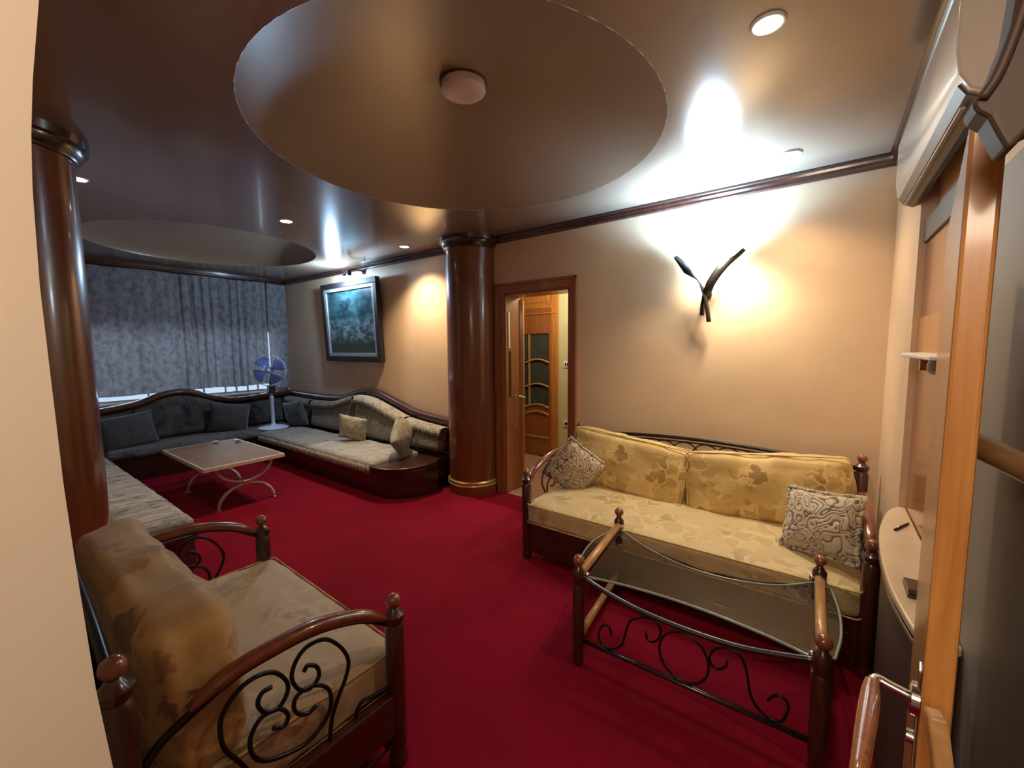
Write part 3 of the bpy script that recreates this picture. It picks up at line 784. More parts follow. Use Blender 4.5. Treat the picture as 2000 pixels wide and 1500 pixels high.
for yy, xo, dz in ((1.72, 0, 0), (2.385, -.035, -.065)):
    top = catmull([(x + xo, yy, z + dz) for x, z in [(-.875, .447), (-.75, .413), (-.60, .387), (-.41, .379), (-.22, .389), (-.08, .418), (.03, .449)]], 5)
    MB().tube(top, .0115, 8).build('sagging_rail', 'irong', t, smooth=True, world=True)
    MB().tube([(-.88 + xo, yy, .125), (.03 + xo, yy, .14)], .0105, 8).build('lower_rod', 'irong', t, smooth=True, world=True)
    for c in SCR:
        MB().tube(catmull([(x + xo, yy, z) for x, z in c], 4), .0052, 6).build('scroll', 'iron', t, smooth=True, world=True)
    c = [(-.408 + xo + .098 * math.cos(2 * PI * k / 28), yy, .252 + .108 * math.sin(2 * PI * k / 28)) for k in range(28)]
    MB().tube(c, .0052, 6, closed=True).build('scroll', 'iron', t, smooth=True, world=True)
out = []
for P in ([(-.90, 1.755), (-.69, 1.80), (-.43, 1.82), (-.16, 1.80), (.045, 1.755)], [(.085, 1.80), (.105, 1.95), (.105, 2.12), (.08, 2.32)], [(.02, 2.345), (-.16, 2.19), (-.43, 2.13), (-.70, 2.20), (-.93, 2.345)], [(-.985, 2.30), (-1.01, 2.12), (-.99, 1.95), (-.94, 1.79)]):
    out += [(p[0], p[1]) for p in catmull([(a, b, 0) for a, b in P], 5)]
n = len(out)
MB().add([(x, y, .432) for x, y in out], [tuple(range(n))]).build('glass_top', 'tableglass', t, world=True)
m = MB(); m.tube([(x, y, .428) for x, y in out], .0062, 6, closed=True)
m.build('glass_edge', 'glassedge', t, smooth=True, world=True)

# ------------------------------------------------------------------ U-shaped corner seating
# floor plinths, seat mattresses, wavy backs
def loftrail(name, path, zt, zb, thick, normal, mat, parent):
    """a board whose top edge follows zt and lower edge zb along path points; rounded front"""
    nrm = Vector(normal); vs = []; n = len(path)
    P = [(0, 1.0), (.6, 1.0), (.9, .85), (1.0, .55), (.95, .2), (.7, 0), (0, 0)]
    for i in range(n):
        p = Vector(path[i])
        for (o, h) in P:
            q = p + nrm * (o * thick); vs.append((q.x, q.y, zb[i] + (zt[i] - zb[i]) * h))
    k = len(P); fs = []
    for i in range(n - 1):
        for j in range(k): fs.append((i * k + j, i * k + (j + 1) % k, (i + 1) * k + (j + 1) % k, (i + 1) * k + j))
    fs += [tuple(range(k)), tuple(range((n - 1) * k, n * k))[::-1]]
    return MB().add(vs, fs).build(name, mat, parent, smooth='auto', world=True)

def interp(P, x):
    for (a, za), (b, zb) in zip(P, P[1:]):
        if a <= x <= b:
            f = (x - a) / (b - a); f = f * f * (3 - 2 * f) if False else f
            return za + (zb - za) * f
    return P[0][1] if x < P[0][0] else P[-1][1]
def smoothcurve(P, xs):
    C = catmull([(a, b, 0) for a, b in P], 12); Q = [(c.x, c.y) for c in C]
    return [interp(Q, x) for x in xs]

t = thing('corner_bench', 'dark wood U-shaped corner bench with wavy carved backs and quilted seats', 'bench', (-5.6, 2.0, 0))
YF = 2.53     # front of the lamp wall run
# plinth run along lamp wall, with rounded end
end = [( -3.62 + .34 * math.sin(a), YF + .36 - .36 * math.cos(a)) for a in [PI / 2 * i / 10 for i in range(11)]]
out = [(-6.45, YF + .06), (-3.62, YF)] + end[1:] + [(-3.28, 3.03), (-3.335, 3.10), (-3.335, YN - .01), (-7.25, YN - .01), (-7.25, YF + .06)]
MB().prism(out, 'z', 0.0, .285).build('plinth', 'plinth', t, bevel=.008, world=True)
MB().prism([(-7.25, .95), (-6.42, .95), (-6.42, YF + .06), (-7.25, YF + .06)], 'z', 0, .285).build('plinth', 'plinth', t, bevel=.006, world=True)
MB().prism([(-7.25, .06), (-3.70, .06), (-3.70, .48), (-3.60, .53), (-3.38, .53), (-3.38, .78), (-3.50, .92), (-7.25, .92)], 'z', 0, .285).build('plinth', 'plinth', t, bevel=.006, world=True)
# rounded wooden end shelf on the lamp wall run
end2 = [(-3.64 + .36 * math.sin(a), 2.48 + .38 - .38 * math.cos(a)) for a in [PI / 2 * i / 12 for i in range(13)]]
MB().prism([(-3.72, 2.48)] + end2 + [(-3.27, 3.02), (-3.335, 3.10), (-3.335, 3.36), (-3.72, 3.36)], 'z', .287, .325).build('end_shelf', 'dwood', t, bevel=.008, world=True)
m = MB(); m.tube([(x, y, .318) for x, y in [(-3.72, 2.478)] + end2 + [(-3.27, 3.02)]], .007, 6)
m.build('shelf_beading', 'irong', t, smooth=True, world=True)
end3 = [(-3.42 + .12 * math.sin(a), .93 - .12 + .12 * math.cos(a)) for a in [PI / 2 * i / 6 for i in range(7)]]
MB().prism([(-3.62, .93)] + end3 + [(-3.30, .53), (-3.62, .53)], 'z', .287, .325).build('end_shelf', 'dwood', t, bevel=.008, world=True)
# backs
xs = [-7.2 + (3.865) * i / 70 for i in range(71)]
zt = smoothcurve([(-7.2, .85), (-6.6, .845), (-6.0, .845), (-5.55, .875), (-5.2, .965), (-4.95, .995), (-4.7, .975), (-4.35, .885), (-4.0, .79), (-3.6, .745), (-3.2, .72)], xs)
zb_ = [z - .095 + .04 * max(0, (-5.6 - x)) * .0 for z, x in zip(zt, xs)]
loftrail('back_rail', [(x, YN - .02, 0) for x in xs], zt, zb_, .075, (0, -1, 0), 'dwood', t)
loftrail('back_panel', [(x, YN - .015, 0) for x in xs], [z - .05 for z in zt], [.28] * len(xs), .05, (0, -1, 0), 'plinth', t)
ys = [.1 + (YN - .12 - .1) * i / 60 for i in range(61)]
zt2 = smoothcurve([(.1, .84), (.6, .80), (1.03, .825), (1.35, .875), (1.6, .965), (1.82, 1.0), (2.0, .975), (2.2, .89), (2.45, .82), (2.7, .82), (3.0, .84), (3.3, .85)], ys)
loftrail('back_rail', [(XW + .14, y, 0) for y in ys], zt2, [z - .09 for z in zt2], .075, (1, 0, 0), 'dwood', t)
loftrail('back_panel', [(XW + .12, y, 0) for y in ys], [z - .05 for z in zt2], [.28] * len(ys), .05, (1, 0, 0), 'plinth', t)
MB().box(-7.2, -3.72, Y0 + .01, .10, .28, .75).build('back_panel', 'plinth', t, world=True, bevel=.01)

def mattress(name, x0, x1, y0, y1, z0, z1, mat, label, seed=0, group='quilted bench mattresses', hem=None):
    W, D, Hh = x1 - x0, y1 - y0, z1 - z0
    nx = max(8, int(W / .045)); ny = max(8, int(D / .045)); m = MB(); vs = []; fs = []
    for j in range(ny + 1):
        for i in range(nx + 1):
            x = x0 + W * i / nx; y = y0 + D * j / ny
            ex = min(i, nx - i) / nx * W; ey = min(j, ny - j) / ny * D
            e = min(ex, ey); rd = .03
            z = z1 - (rd - math.sqrt(max(0, rd * rd - (rd - min(e, rd)) ** 2))) 
            z += .009 * noise.noise(Vector((x * 9 + seed, y * 16, 1))) + .006 * noise.noise(Vector((x * 22, y * 30 + seed, 1)))
            vs.append((x, y, z))
    for j in range(ny):
        for i in range(nx):
            a = j * (nx + 1) + i; fs.append((a, a + 1, a + nx + 2, a + nx + 1))
    # skirt
    loop = [i for i in range(nx + 1)] + [j * (nx + 1) + nx for j in range(1, ny + 1)] + [ny * (nx + 1) + i for i in range(nx - 1, -1, -1)] + [j * (nx + 1) for j in range(ny - 1, 0, -1)]
    b = len(vs); L = len(loop)
    for k, q in enumerate(loop):
        p = vs[q]; vs.append((p[0], p[1], z0 + .008 * math.sin(k * 1.7) * (1 if hem else 0)))
    for k in range(L): fs.append((loop[k], b + k, b + (k + 1) % L, loop[(k + 1) % L]))
    fs.append(tuple(b + k for k in range(L)))
    o = m.add(vs, fs).build(name, mat, smooth=True)
    tag(o, label, 'mattress', group)
    if hem:
        h = MB(); hv = []; hf = []; nn = int(W / .012)
        for i in range(nn + 1):
            x = x0 + W * i / nn; wv = .005 * math.sin(i * 1.1)
            hv += [(x, y0 - .006 + wv, z1 - .045), (x, y0 - .010 + wv * 2, z0 - .045 + .012 * abs(math.sin(i * .8)))]
        for i in range(nn): hf.append((2 * i, 2 * i + 1, 2 * i + 3, 2 * i + 2))
        ho = h.add(hv, hf).build('ruffled_hem', hem, o, smooth=True, world=True)
        so = ho.modifiers.new('thickness', 'SOLIDIFY'); so.thickness = .004
    return o
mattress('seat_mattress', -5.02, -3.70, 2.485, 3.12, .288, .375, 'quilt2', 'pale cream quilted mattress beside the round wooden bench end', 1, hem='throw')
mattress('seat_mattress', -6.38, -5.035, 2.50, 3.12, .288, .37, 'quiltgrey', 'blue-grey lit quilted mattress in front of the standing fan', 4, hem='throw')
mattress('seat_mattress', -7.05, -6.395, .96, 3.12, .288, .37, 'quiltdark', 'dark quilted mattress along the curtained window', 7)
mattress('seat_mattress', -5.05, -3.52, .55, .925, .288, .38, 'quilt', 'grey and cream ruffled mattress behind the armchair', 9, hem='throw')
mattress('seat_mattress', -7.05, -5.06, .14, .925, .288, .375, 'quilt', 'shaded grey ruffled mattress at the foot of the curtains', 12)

# upholstered back cushions
def backpad(x0, x1, zc, mat, label, dark=False):
    w_ = x1 - x0
    t2 = thing('back_pad', label, 'cushion', ((x0 + x1) / 2, 3.2, .375), 0, 'upholstered bench back pads')
    zl = interp(list(zip(xs, zt)), x0) - .10; zr = interp(list(zip(xs, zt)), x1) - .10
    vs = []; fs = []; nx, nz = 24, 12
    for s_ in (0, 1):
        for j in range(nz + 1):
            for i in range(nx + 1):
                f = i / nx; g = j / nz; x = x0 + .006 + (w_ - .012) * f
                ztop = interp(list(zip(xs, zt)), x) - .105
                z = .38 + (ztop - .38) * g
                e = min(f, 1 - f) * w_; eg = min(g, 1 - g) * (ztop - .38)
                th = .5 * .13 * (min(1, e / .04) ** .5) * (min(1, eg / .04) ** .5)
                y = 3.235 + (1 if s_ else -1) * th - .06 * (1 - g) + .006 * noise.noise(Vector((x * 8, 0, z * 8)))
                vs.append((x, y, z))
    N = (nx + 1) * (nz + 1)
    for s_ in (0, 1):
        for j in range(nz):
            for i in range(nx):
                a = s_ * N + j * (nx + 1) + i; fs.append((a, a + 1, a + nx + 2, a + nx + 1))
    MB().add(vs, fs).build('pad', mat, t2, smooth=True, world=True)
    # folded throw over the top edge
    v2 = []; f2 = []
    prof = [(.07, -.05), (.065, 0.012), (.0, .022), (-.068, .010), (-.085, -.035), (-.088, -.075)]
    nn = 40
    for i in range(nn + 1):
        f = i / nn; x = x0 + .01 + (w_ - .02) * f; zz = interp(list(zip(xs, zt)), x) - .10
        for q, (dy, dz) in enumerate(prof):
            rip = .006 * math.sin(i * 1.9 + q) if q > 2 else 0
            v2.append((x, 3.225 + dy - rip, zz + dz + (.008 * math.sin(i * 1.3) if q == 5 else 0)))
    k = len(prof)
    for i in range(nn):
        for q in range(k - 1): f2.append((i * k + q, i * k + q + 1, (i + 1) * k + q + 1, (i + 1) * k + q))
    o = MB().add(v2, f2).build('throw_edge', 'throw' if not dark else 'backfab', t2, smooth=True, world=True)
    so = o.modifiers.new('thickness', 'SOLIDIFY'); so.thickness = .006
    return t2
backpad(-3.98, -3.345, 0, 'backfab', 'short olive-grey back pad beside the column under a cream throw edge')
backpad(-5.02, -4.0, 0, 'backfab', 'olive-grey back pad under the hump of the carved rail, cream throw on top')
backpad(-6.15, -5.05, 0, 'backfab', 'bluish shaded back pad below the painting left edge', True)
backpad(-7.0, -6.2, 0, 'darkfloral', 'dark back pad in the bench corner behind the fan pole', True)
# curtain side back pads (dark floral)
def backpad_w(y0, y1, label):
    t2 = thing('back_pad', label, 'cushion', (XW + .3, (y0 + y1) / 2, .375), 0, 'upholstered bench back pads')
    vs = []; fs = []; nx, nz = 30, 12
    for s_ in (0, 1):
        for j in range(nz + 1):
            for i in range(nx + 1):
                f = i / nx; g = j / nz; y = y0 + .005 + (y1 - y0 - .01) * f
                ztop = interp(list(zip(ys, zt2)), y) - .095; z = .375 + (ztop - .375) * g
                e = min(f, 1 - f) * (y1 - y0); eg = min(g, 1 - g) * (ztop - .375)
                th = .07 * (min(1, e / .04) ** .5) * (min(1, eg / .04) ** .5)
                x = XW + .285 + (1 if s_ else -1) * th + .05 * (1 - g) + .006 * noise.noise(Vector((0, y * 8, z * 8)))
                vs.append((x, y, z))
    N = (nx + 1) * (nz + 1)
    for s_ in (0, 1):
        for j in range(nz):
            for i in range(nx):
                a = s_ * N + j * (nx + 1) + i; fs.append((a, a + 1, a + nx + 2, a + nx + 1))
    MB().add(vs, fs).build('pad', 'darkfloral', t2, smooth=True, world=True)
backpad_w(.30, 1.30, 'dark floral back pad next to the near column under the curtain hem')
backpad_w(1.31, 2.30, 'dark floral back pad under the highest hump of the window-side rail')
backpad_w(2.31, 3.12, 'dark floral back pad under the low end of the window-side rail')

# loose cushions on the bench
pillow('bench_cushion', .50, .42, .16, 'bluecush', (-6.80, 2.30, .565), (math.radians(4), math.radians(8), math.radians(78)), 'slate cushion with rounded corners left of the fan base', group='loose cushions on the bench', seed=11)
pillow('bench_cushion', .46, .40, .16, 'bluecush', (-6.35, 3.02, .56), (math.radians(12), math.radians(-8), math.radians(8)), 'slate cushion right of the fan base by the corner', group='loose cushions on the bench', seed=12)
pillow('bench_cushion', .36, .34, .14, 'throw', (-4.70, 2.93, .54), (math.radians(16), math.radians(12), math.radians(34)), 'pale square cushion leaning on the bench back right of the painting', group='loose cushions on the bench', seed=13)
pillow('bench_cushion', .40, .36, .17, 'throw', (-3.73, 2.92, .56), (math.radians(8), math.radians(46), math.radians(-58)), 'cream cushion on its corner seen edge-on above the round bench end', group='loose cushions on the bench', seed=14)
pillow('bench_cushion', .55, .42, .16, 'bluecush', (-6.72, 1.20, .56), (math.radians(-8), math.radians(-6), math.radians(100)), 'dim slate cushion beside the near column under the curtain', group='loose cushions on the bench', seed=15)

# ------------------------------------------------------------------ marble coffee table
t = thing('marble_coffee_table', 'brown marble topped low table with curved cream metal legs on the carpet', 'table', (-4.98, 1.64, 0))
Z = .47
MB().box(-5.62, -4.42, 1.27, 1.95, Z - .03, Z).build('marble_top', 'marble', t, world=True, bevel=.004)
MB().box(-4.425, -4.405, 1.262, 1.958, Z - .036, Z + .002).box(-5.635, -5.615, 1.262, 1.958, Z - .036, Z + .002).box(-5.63, -4.41, 1.255, 1.272, Z - .036, Z + .002).box(-5.63, -4.41, 1.948, 1.965, Z - .036, Z + .002).build('top_edging', 'ctmetal', t, world=True, bevel=.004)
for X in (-4.55, -5.42):
    up_ = [(X, 1.645 + .25 * math.cos(a), .43 - .19 * math.sin(a)) for a in [PI * i / 20 for i in range(21)]]
    lo_ = [(X, 1.645 + .25 * math.cos(a), .008 + .205 * math.sin(a)) for a in [PI * i / 20 for i in range(21)]]
    MB().tube(up_, .017, 8).build('upper_leg_arc', 'ctmetal', t, smooth=True, world=True)
    MB().tube(lo_, .017, 8).build('lower_leg_arc', 'ctmetal', t, smooth=True, world=True)
    MB().box(X - .024, X + .024, 1.615, 1.675, .205, .252).build('joint_block', 'gold', t, world=True, bevel=.006)
    for y in (1.395, 1.895): MB().lathe([(.026, 0), (.028, .006), (.018, .014)], (X, y, 0), 16).build('foot', 'chrome', t, smooth='auto', world=True)
MB().tube([(-5.42, 1.645, .228), (-4.55, 1.645, .228)], .010, 8).build('stretcher', 'ctmetal', t, smooth=True, world=True)
for x, y, lab in ((-5.55, 1.72, 'small white dish near the far edge of the marble table'), (-5.42, 1.90, 'small white dish at the far corner of the marble table nearest the bench')):
    o = MB().lathe([(.014, 0), (.016, .004), (.03, .016), (.034, .022), (.031, .022), (.026, .016), (.002, .007)], (x, y, Z + .001), 18).build('small_dish', 'white', smooth='auto')
    tag(o, lab, 'dish', 'small dishes on the marble table')

# ------------------------------------------------------------------ standing fan on the bench
t = thing('standing_fan', 'white pedestal fan with translucent blue blades standing on the corner of the bench', 'fan', (-6.50, 2.76, .372))
MB().lathe([(.20, 0), (.205, .008), (.20, .016), (.14, .03), (.05, .038), (.03, .06), (.026, .07)], n=40).build('base', 'fanwhite', t, smooth='auto')
MB().lathe([(.024, .06), (.024, .42), (.028, .43), (.028, .47), (.018, .475), (.018, .60)], n=20).build('pole', 'fanwhite', t, smooth='auto')
MB().box(-.05, .055, -.045, .045, .52, .64).build('control_box', 'black', t, bevel=.015)
hd = Vector((0.02, -.02, .86)); ax = Vector((.80, -.55, -.05)).normalized()
up0 = Vector((0, 0, 1)); e1 = (up0 - ax * up0.dot(ax)).normalized(); e2 = ax.cross(e1)
MB().tube([Vector((0, 0, .60)), Vector((0, 0, .74)), hd - ax * .04], .020, 10).build('neck', 'white', t, smooth=True)
MB().tube([hd - ax * .14, hd - ax * .12, hd - ax * .03, hd + ax * .0], [.03, .055, .06, .04], 16).build('motor', 'fanwhite', t, smooth='auto')
MB().tube([hd, hd + ax * .06, hd + ax * .075], [.028, .03, .012], 14).build('hub', 'fanwhite', t, smooth='auto')
for k in range(4):
    a0 = 2 * PI * k / 4 + .5; vs = []; fs = []
    N1, N2 = 8, 8
    for i in range(N1 + 1):
        r = .03 + .175 * i / N1; half = .22 + .34 * math.sin(min(1, (i / N1)) * PI * .62)
        for j in range(N2 + 1):
            a = a0 + half * (-1 + 2 * j / N2) * (1 if i < N1 else .82)
            p = hd + ax * (.03 + .05 * (j / N2 - .5)) + e1 * (r * math.cos(a)) + e2 * (r * math.sin(a)); vs.append(p)
    for i in range(N1):
        for j in range(N2):
            q = i * (N2 + 1) + j; fs.append((q, q + 1, q + N2 + 2, q + N2 + 1))
    b_ = MB().add(vs, fs).build('blade', 'blade', t, smooth=True)
    b_.modifiers.new('thickness', 'SOLIDIFY').thickness = .003
m = MB()
for off in (.10, -.03):
    m.tube([hd + ax * (off * .3 + .02) + e1 * (.225 * math.cos(2 * PI * k / 40)) + e2 * (.225 * math.sin(2 * PI * k / 40)) for k in range(40)], .0035, 5, closed=True)
for k in range(28):
    a = 2 * PI * k / 28; d = e1 * math.cos(a) + e2 * math.sin(a)
    m.tube([hd + ax * .10 + d * .03, hd + ax * .095 + d * .12, hd + ax * .05 + d * .225], .0009, 4)
m.build('guard', 'fanwhite', t, smooth=True)

# ------------------------------------------------------------------ painting with picture light
t = thing('framed_painting', 'dark green landscape painting with pale figures in a black and silver frame', 'painting', (-5.27, YN - .05, 1.36))
PX0, PX1, PZ0, PZ1 = -5.93, -4.60, 1.355, 2.455
def tilt(y, z): return y - .045 * (z - PZ0) / (PZ1 - PZ0)
def tb(x0, x1, y0, y1, z0, z1):
    P = []
    for z in (z0, z1):
        for (x, y) in ((x0, y0), (x1, y0), (x1, y1), (x0, y1)): P.append((x, tilt(y, z), z))
    return (P, [(3, 2, 1, 0), (4, 5, 6, 7), (0, 1, 5, 4), (1, 2, 6, 5), (2, 3, 7, 6), (3, 0, 4, 7)])
yb = YN - .015; yf = YN - .085; f = .075
m = MB()
for bx in ((PX0, PX1, yf, yb, PZ0, PZ0 + f), (PX0, PX1, yf, yb, PZ1 - f, PZ1), (PX0, PX0 + f, yf, yb, PZ0 + f, PZ1 - f), (PX1 - f, PX1, yf, yb, PZ0 + f, PZ1 - f)): m.add(*tb(*bx))
m.build('frame', 'dframe', t, world=True, bevel=.008)
g = .045; m = MB(); a0, a1, b0, b1 = PX0 + f, PX1 - f, PZ0 + f, PZ1 - f
for bx in ((a0, a1, yf + .01, yb, b0, b0 + g), (a0, a1, yf + .01, yb, b1 - g, b1), (a0, a0 + g, yf + .01, yb, b0 + g, b1 - g), (a1 - g, a1, yf + .01, yb, b0 + g, b1 - g)): m.add(*tb(*bx))
m.build('liner', 'paleframe', t, world=True, bevel=.003)
m = MB(); m.add(*tb(a0 + g, a1 - g, yf + .03, yf + .04, b0 + g, b1 - g)); m.build('canvas', 'paint', t, world=True)
t = thing('picture_light', 'black picture light on a bracket shining cold blue-white above the painting', 'lamp', (-5.1, YN - .06, 2.5))
MB().tube([(-5.02, YN, 2.57), (-5.02, 3.22, 2.58), (-5.02, 3.17, 2.545)], .008, 8).build('arm', 'iron', t, smooth=True, world=True)
MB().lathe([(.035, 0), (.035, .012)], (-5.02, YN - .013, 2.565), 16, 'y').build('wall_plate', 'iron', t, world=True)
MB().box(-5.045, -4.985, 3.14, 3.19, 2.49, 2.55).build('housing', 'black', t, world=True, bevel=.006)
MB().tube([(-5.28, 3.17, 2.50), (-5.045, 3.17, 2.515)], .014, 10).build('holder', 'iron', t, smooth=True, world=True)
MB().ball((-5.30, 3.17, 2.475), .035).build('bulb', 'bulbcool', t, smooth=True, world=True)
point('picture_lamp_light', (-5.30, 3.12, 2.46), 70, (0.46, 0.70, 1.0), .05)

# ------------------------------------------------------------------ wall sconce
t = thing('wall_sconce', 'lit iron wall sconce of two crossing leaf bands above the gold sofa', 'lamp', (-.70, YN, 1.72))
def band(name, pts, wd, mat='iron'):
    # flat leaf strip: centreline in x,z at depth y, with per-point half width
    P = catmull([(p[0], p[2], p[1]) for p in pts], 5); n = len(P); vs = []; fs = []
    W_ = []
    for i in range(n):
        f = i / (n - 1) * (len(wd) - 1); k = min(int(f), len(wd) - 2); W_.append(wd[k] + (wd[k + 1] - wd[k]) * (f - k))
    for i in range(n):
        a = P[max(0, i - 1)]; b = P[min(n - 1, i + 1)]; tn = (b - a).normalized()
        nr = Vector((-tn.z, 0, tn.x)).normalized()
        for s_ in (-1, 1):
            q = P[i] + nr * (W_[i] * s_); vs.append((q.x, q.y + (.012 if s_ < 0 else -.012), q.z))
    for i in range(n - 1): fs.append((2 * i, 2 * i + 1, 2 * i + 3, 2 * i + 2))
    o = MB().add(vs, fs).build(name, mat, t, smooth=True, world=True)
    o.modifiers.new('thickness', 'SOLIDIFY').thickness = .005
    return o
band('iron_leaf', [(-.735, 1.765, 3.33), (-.722, 1.87, 3.31), (-.675, 1.98, 3.28), (-.60, 2.09, 3.27), (-.52, 2.15, 3.28), (-.47, 2.20, 3.30)], [.012, .012, .028, .030, .012, .010])
band('iron_leaf', [(-.685, 1.715, 3.33), (-.70, 1.83, 3.31), (-.72, 1.93, 3.29), (-.755, 2.02, 3.28), (-.83, 2.10, 3.28), (-.93, 2.21, 3.31)], [.012, .010, .008, .010, .032, .010])
band('iron_leaf', [(-.70, 1.90, 3.33), (-.66, 2.0, 3.31), (-.62, 2.08, 3.30)], [.012, .014, .005])
MB().lathe([(.03, 0), (.03, .015)], (-.712, YN - .016, 1.92), 20, 'y').build('wall_plate', 'iron', t, smooth='auto', world=True)
MB().tube([(-.712, YN - .01, 1.92), (-.712, 3.31, 1.90)], .010, 8).build('arm', 'iron', t, smooth=True, world=True)
vs = []; fs = []; n = 20
for j in range(7):
    z = 1.99 + .20 * j / 6; r = .025 + .125 * (j / 6) ** .8
    for k in range(n + 1):
        a = PI + PI * k / n; vs.append((-.715 + 1.15 * r * math.cos(a), 3.375 + .62 * r * math.sin(a), z + .02 * math.cos(3 * a)))
for j in range(6):
    for k in range(n):
        q = j * (n + 1) + k; fs.append((q, q + 1, q + n + 2, q + n + 1))
o = MB().add(vs, fs).build('glass_shade', 'shade', t, smooth=True, world=True)
o.modifiers.new('thickness', 'SOLIDIFY').thickness = .004
MB().ball((-.715, 3.33, 2.16), .03).build('bulb', 'bulbcool', t, smooth=True, world=True)
spot('sconce_up_light', (-.715, 3.25, 2.12), 380, (0.40, 0.69, 1.0), math.radians(150), .9, .06, (PI - .12, 0, 0))
spot('sconce_warm_light', (-.60, 3.20, 2.16), 52, (1.0, 0.86, 0.62), math.radians(142), .8, .05, (.35, 0, 0))

# ------------------------------------------------------------------ ceiling spots and dome fixture
SP = [(-.208, 1.773, 'near the side wall air conditioner', 20), (-.207, 3.01, 'closest to the sconce corner', 20), (-3.802, 1.821, 'midway between the two ceiling domes', 15), (-3.749, 3.058, 'next to the doorway column', 70), (-3.916, .565, 'beside the near dark column', 14)]
for x, y, lab, pw in SP:
    t = thing('ceiling_spotlight', 'small round recessed ceiling spotlight ' + lab, 'spotlight', (x, y, H - .02), 0, 'recessed ceiling spotlights')
    MB().lathe([(.046, 0.012), (.052, .011), (.056, .016), (.056, .0195), (.046, .0195)], n=28, caps=False).build('trim_ring', 'white', t, smooth='auto')
    MB().lathe([(.001, .0125), (.045, .013), (.045, .019)], n=24, caps=False).build('lens', 'bulbwarm', t, smooth='auto')
    spot('spot_light', (x, y, H - .03), pw * 2.2, (1.0, 0.74, 0.44), math.radians(118), .9, .03)
t = thing('ceiling_lamp', 'unlit round opal ceiling lamp inside the big ceiling dome', 'lamp', (-1.432, 1.548, H + .105))
MB().lathe([(.100, .045), (.105, .02), (.105, .0), (.09, -.010), (.05, -.014), (.001, -.015)], n=40, caps=False).build('diffuser', 'fixglass', t, smooth='auto')
MB().lathe([(.110, .062), (.112, .045), (.112, .03), (.104, .028)], n=40, caps=False).build('metal_rim', 'brown', t, smooth='auto')

# ------------------------------------------------------------------ right wall: air conditioner, panel, console
t = thing('air_conditioner', 'ivory split air conditioner unit high on the side wall', 'air conditioner', (.29, 2.07, 2.18))
# profile in (x, z): front bulges, underside dark vent
pf = [(.308, 2.155), (.285, 2.148), (.255, 2.165), (.232, 2.205), (.225, 2.26), (.225, 2.42), (.235, 2.462), (.26, 2.478), (.308, 2.478)]
MB().prism(pf, 'y', 1.52, 2.60).build('casing', 'ac', t, bevel=.006, world=True, smooth='auto')
MB().prism([(.306, 2.150), (.285, 2.143), (.252, 2.161), (.236, 2.186), (.25, 2.20), (.306, 2.17)], 'y', 1.55, 2.575).build('air_outlet', 'black', t, world=True)
MB().box(.252, .262, 1.60, 2.53, 2.146, 2.152).build('louver', 'paleframe', t, world=True)

t = thing('wall_panelling', 'red polished wood panel behind the console with a dark head board', 'panelling', (.345, 2.1, .82))
MB().box(.335, .36, 1.64, 2.555, .1, 1.98).build('panel', 'redpanel', t, world=True, bevel=.003)
MB().box(.325, .36, 1.64, 2.555, 1.98, 2.075).build('head_board', 'black', t, world=True, bevel=.004)
MB().box(.330, .337, 1.64, 2.555, 1.50, 1.66).build('light_band', 'door', t, world=True, bevel=.002)
t = thing('wall_shelf', 'small pale glass shelf projecting from the red wood panel', 'shelf', (.3, 2.1, 1.5))
MB().prism([(.335, 2.45), (.26, 2.36), (.245, 2.2), (.25, 1.72), (.335, 1.66)], 'z', 1.497, 1.51).build('shelf_board', 'white', t, world=True, bevel=.003)
for y in (1.78, 2.30): MB().box(.31, .335, y, y + .03, 1.44, 1.497).build('bracket', 'railwood', t, world=True, bevel=.004)
o = MB().lathe([(.008, 0), (.02, .01), (.022, .03), (.017, .05), (.008, .055)], (.305, 1.98, 1.4415), 16).build('hanging_ornament', 'cream', smooth='auto')
tag(o, 'small cream ornament hung under the pale wall shelf', 'ornament')

t = thing('console_table', 'curved dark wood console with a cream marble top below the red panel', 'console', (.28, 1.95, 0))
edge = [(p.x, p.y) for p in catmull([(.305, 2.55, 0), (.262, 2.45, 0), (.216, 2.2, 0), (.197, 1.92, 0), (.199, 1.68, 0), (.222, 1.47, 0), (.24, 1.425, 0)], 6)]
MB().prism(edge + [(.309, 1.425), (.309, 1.63), (.334, 1.63), (.334, 2.55)], 'z', .775, .80).build('marble_top', 'cream', t, world=True, bevel=.006)
body = [(x + .015 + .0, y) for x, y in edge]
MB().prism(body + [(.309, 1.44), (.309, 1.63), (.334, 1.63), (.334, 2.53)], 'z', .08, .775).build('cabinet_body', 'brown', t, world=True, bevel=.003)
MB().prism([(x + .03, y) for x, y in edge[2:-2]] + [(.309, 1.46), (.309, 1.63), (.334, 1.63), (.334, 2.46)], 'z', 0, .08).build('plinth', 'brown', t, world=True)
m = MB(); m.tube([(x + .008, y, .755) for x, y in edge], .007, 6); m.build('moulding', 'dwood', t, smooth=True, world=True)
t = thing('pen', 'thin black pen lying at the back of the console top', 'pen', (.3, 2.3, .8))
MB().tube([(.262, 2.20, .8055), (.31, 2.30, .8055), (.318, 2.318, .8055)], [.0045, .0045, .002], 8).build('barrel', 'black', t, smooth=True, world=True)
MB().tube([(.270, 2.213, .812), (.290, 2.255, .812)], .0015, 6).build('clip', 'chrome', t, smooth=True, world=True)
t = thing('wallet', 'folded dark brown leather wallet on the console top', 'wallet', (.26, 1.68, .8))
MB().box(.232, .30, 1.63, 1.73, .8015, .811).build('lower_flap', 'phone', t, world=True, bevel=.003)
MB().prism([(1.632, .812), (1.73, .8115), (1.73, .819), (1.632, .828)], 'x', .234, .299).build('upper_flap', 'phone', t, world=True, bevel=.002)

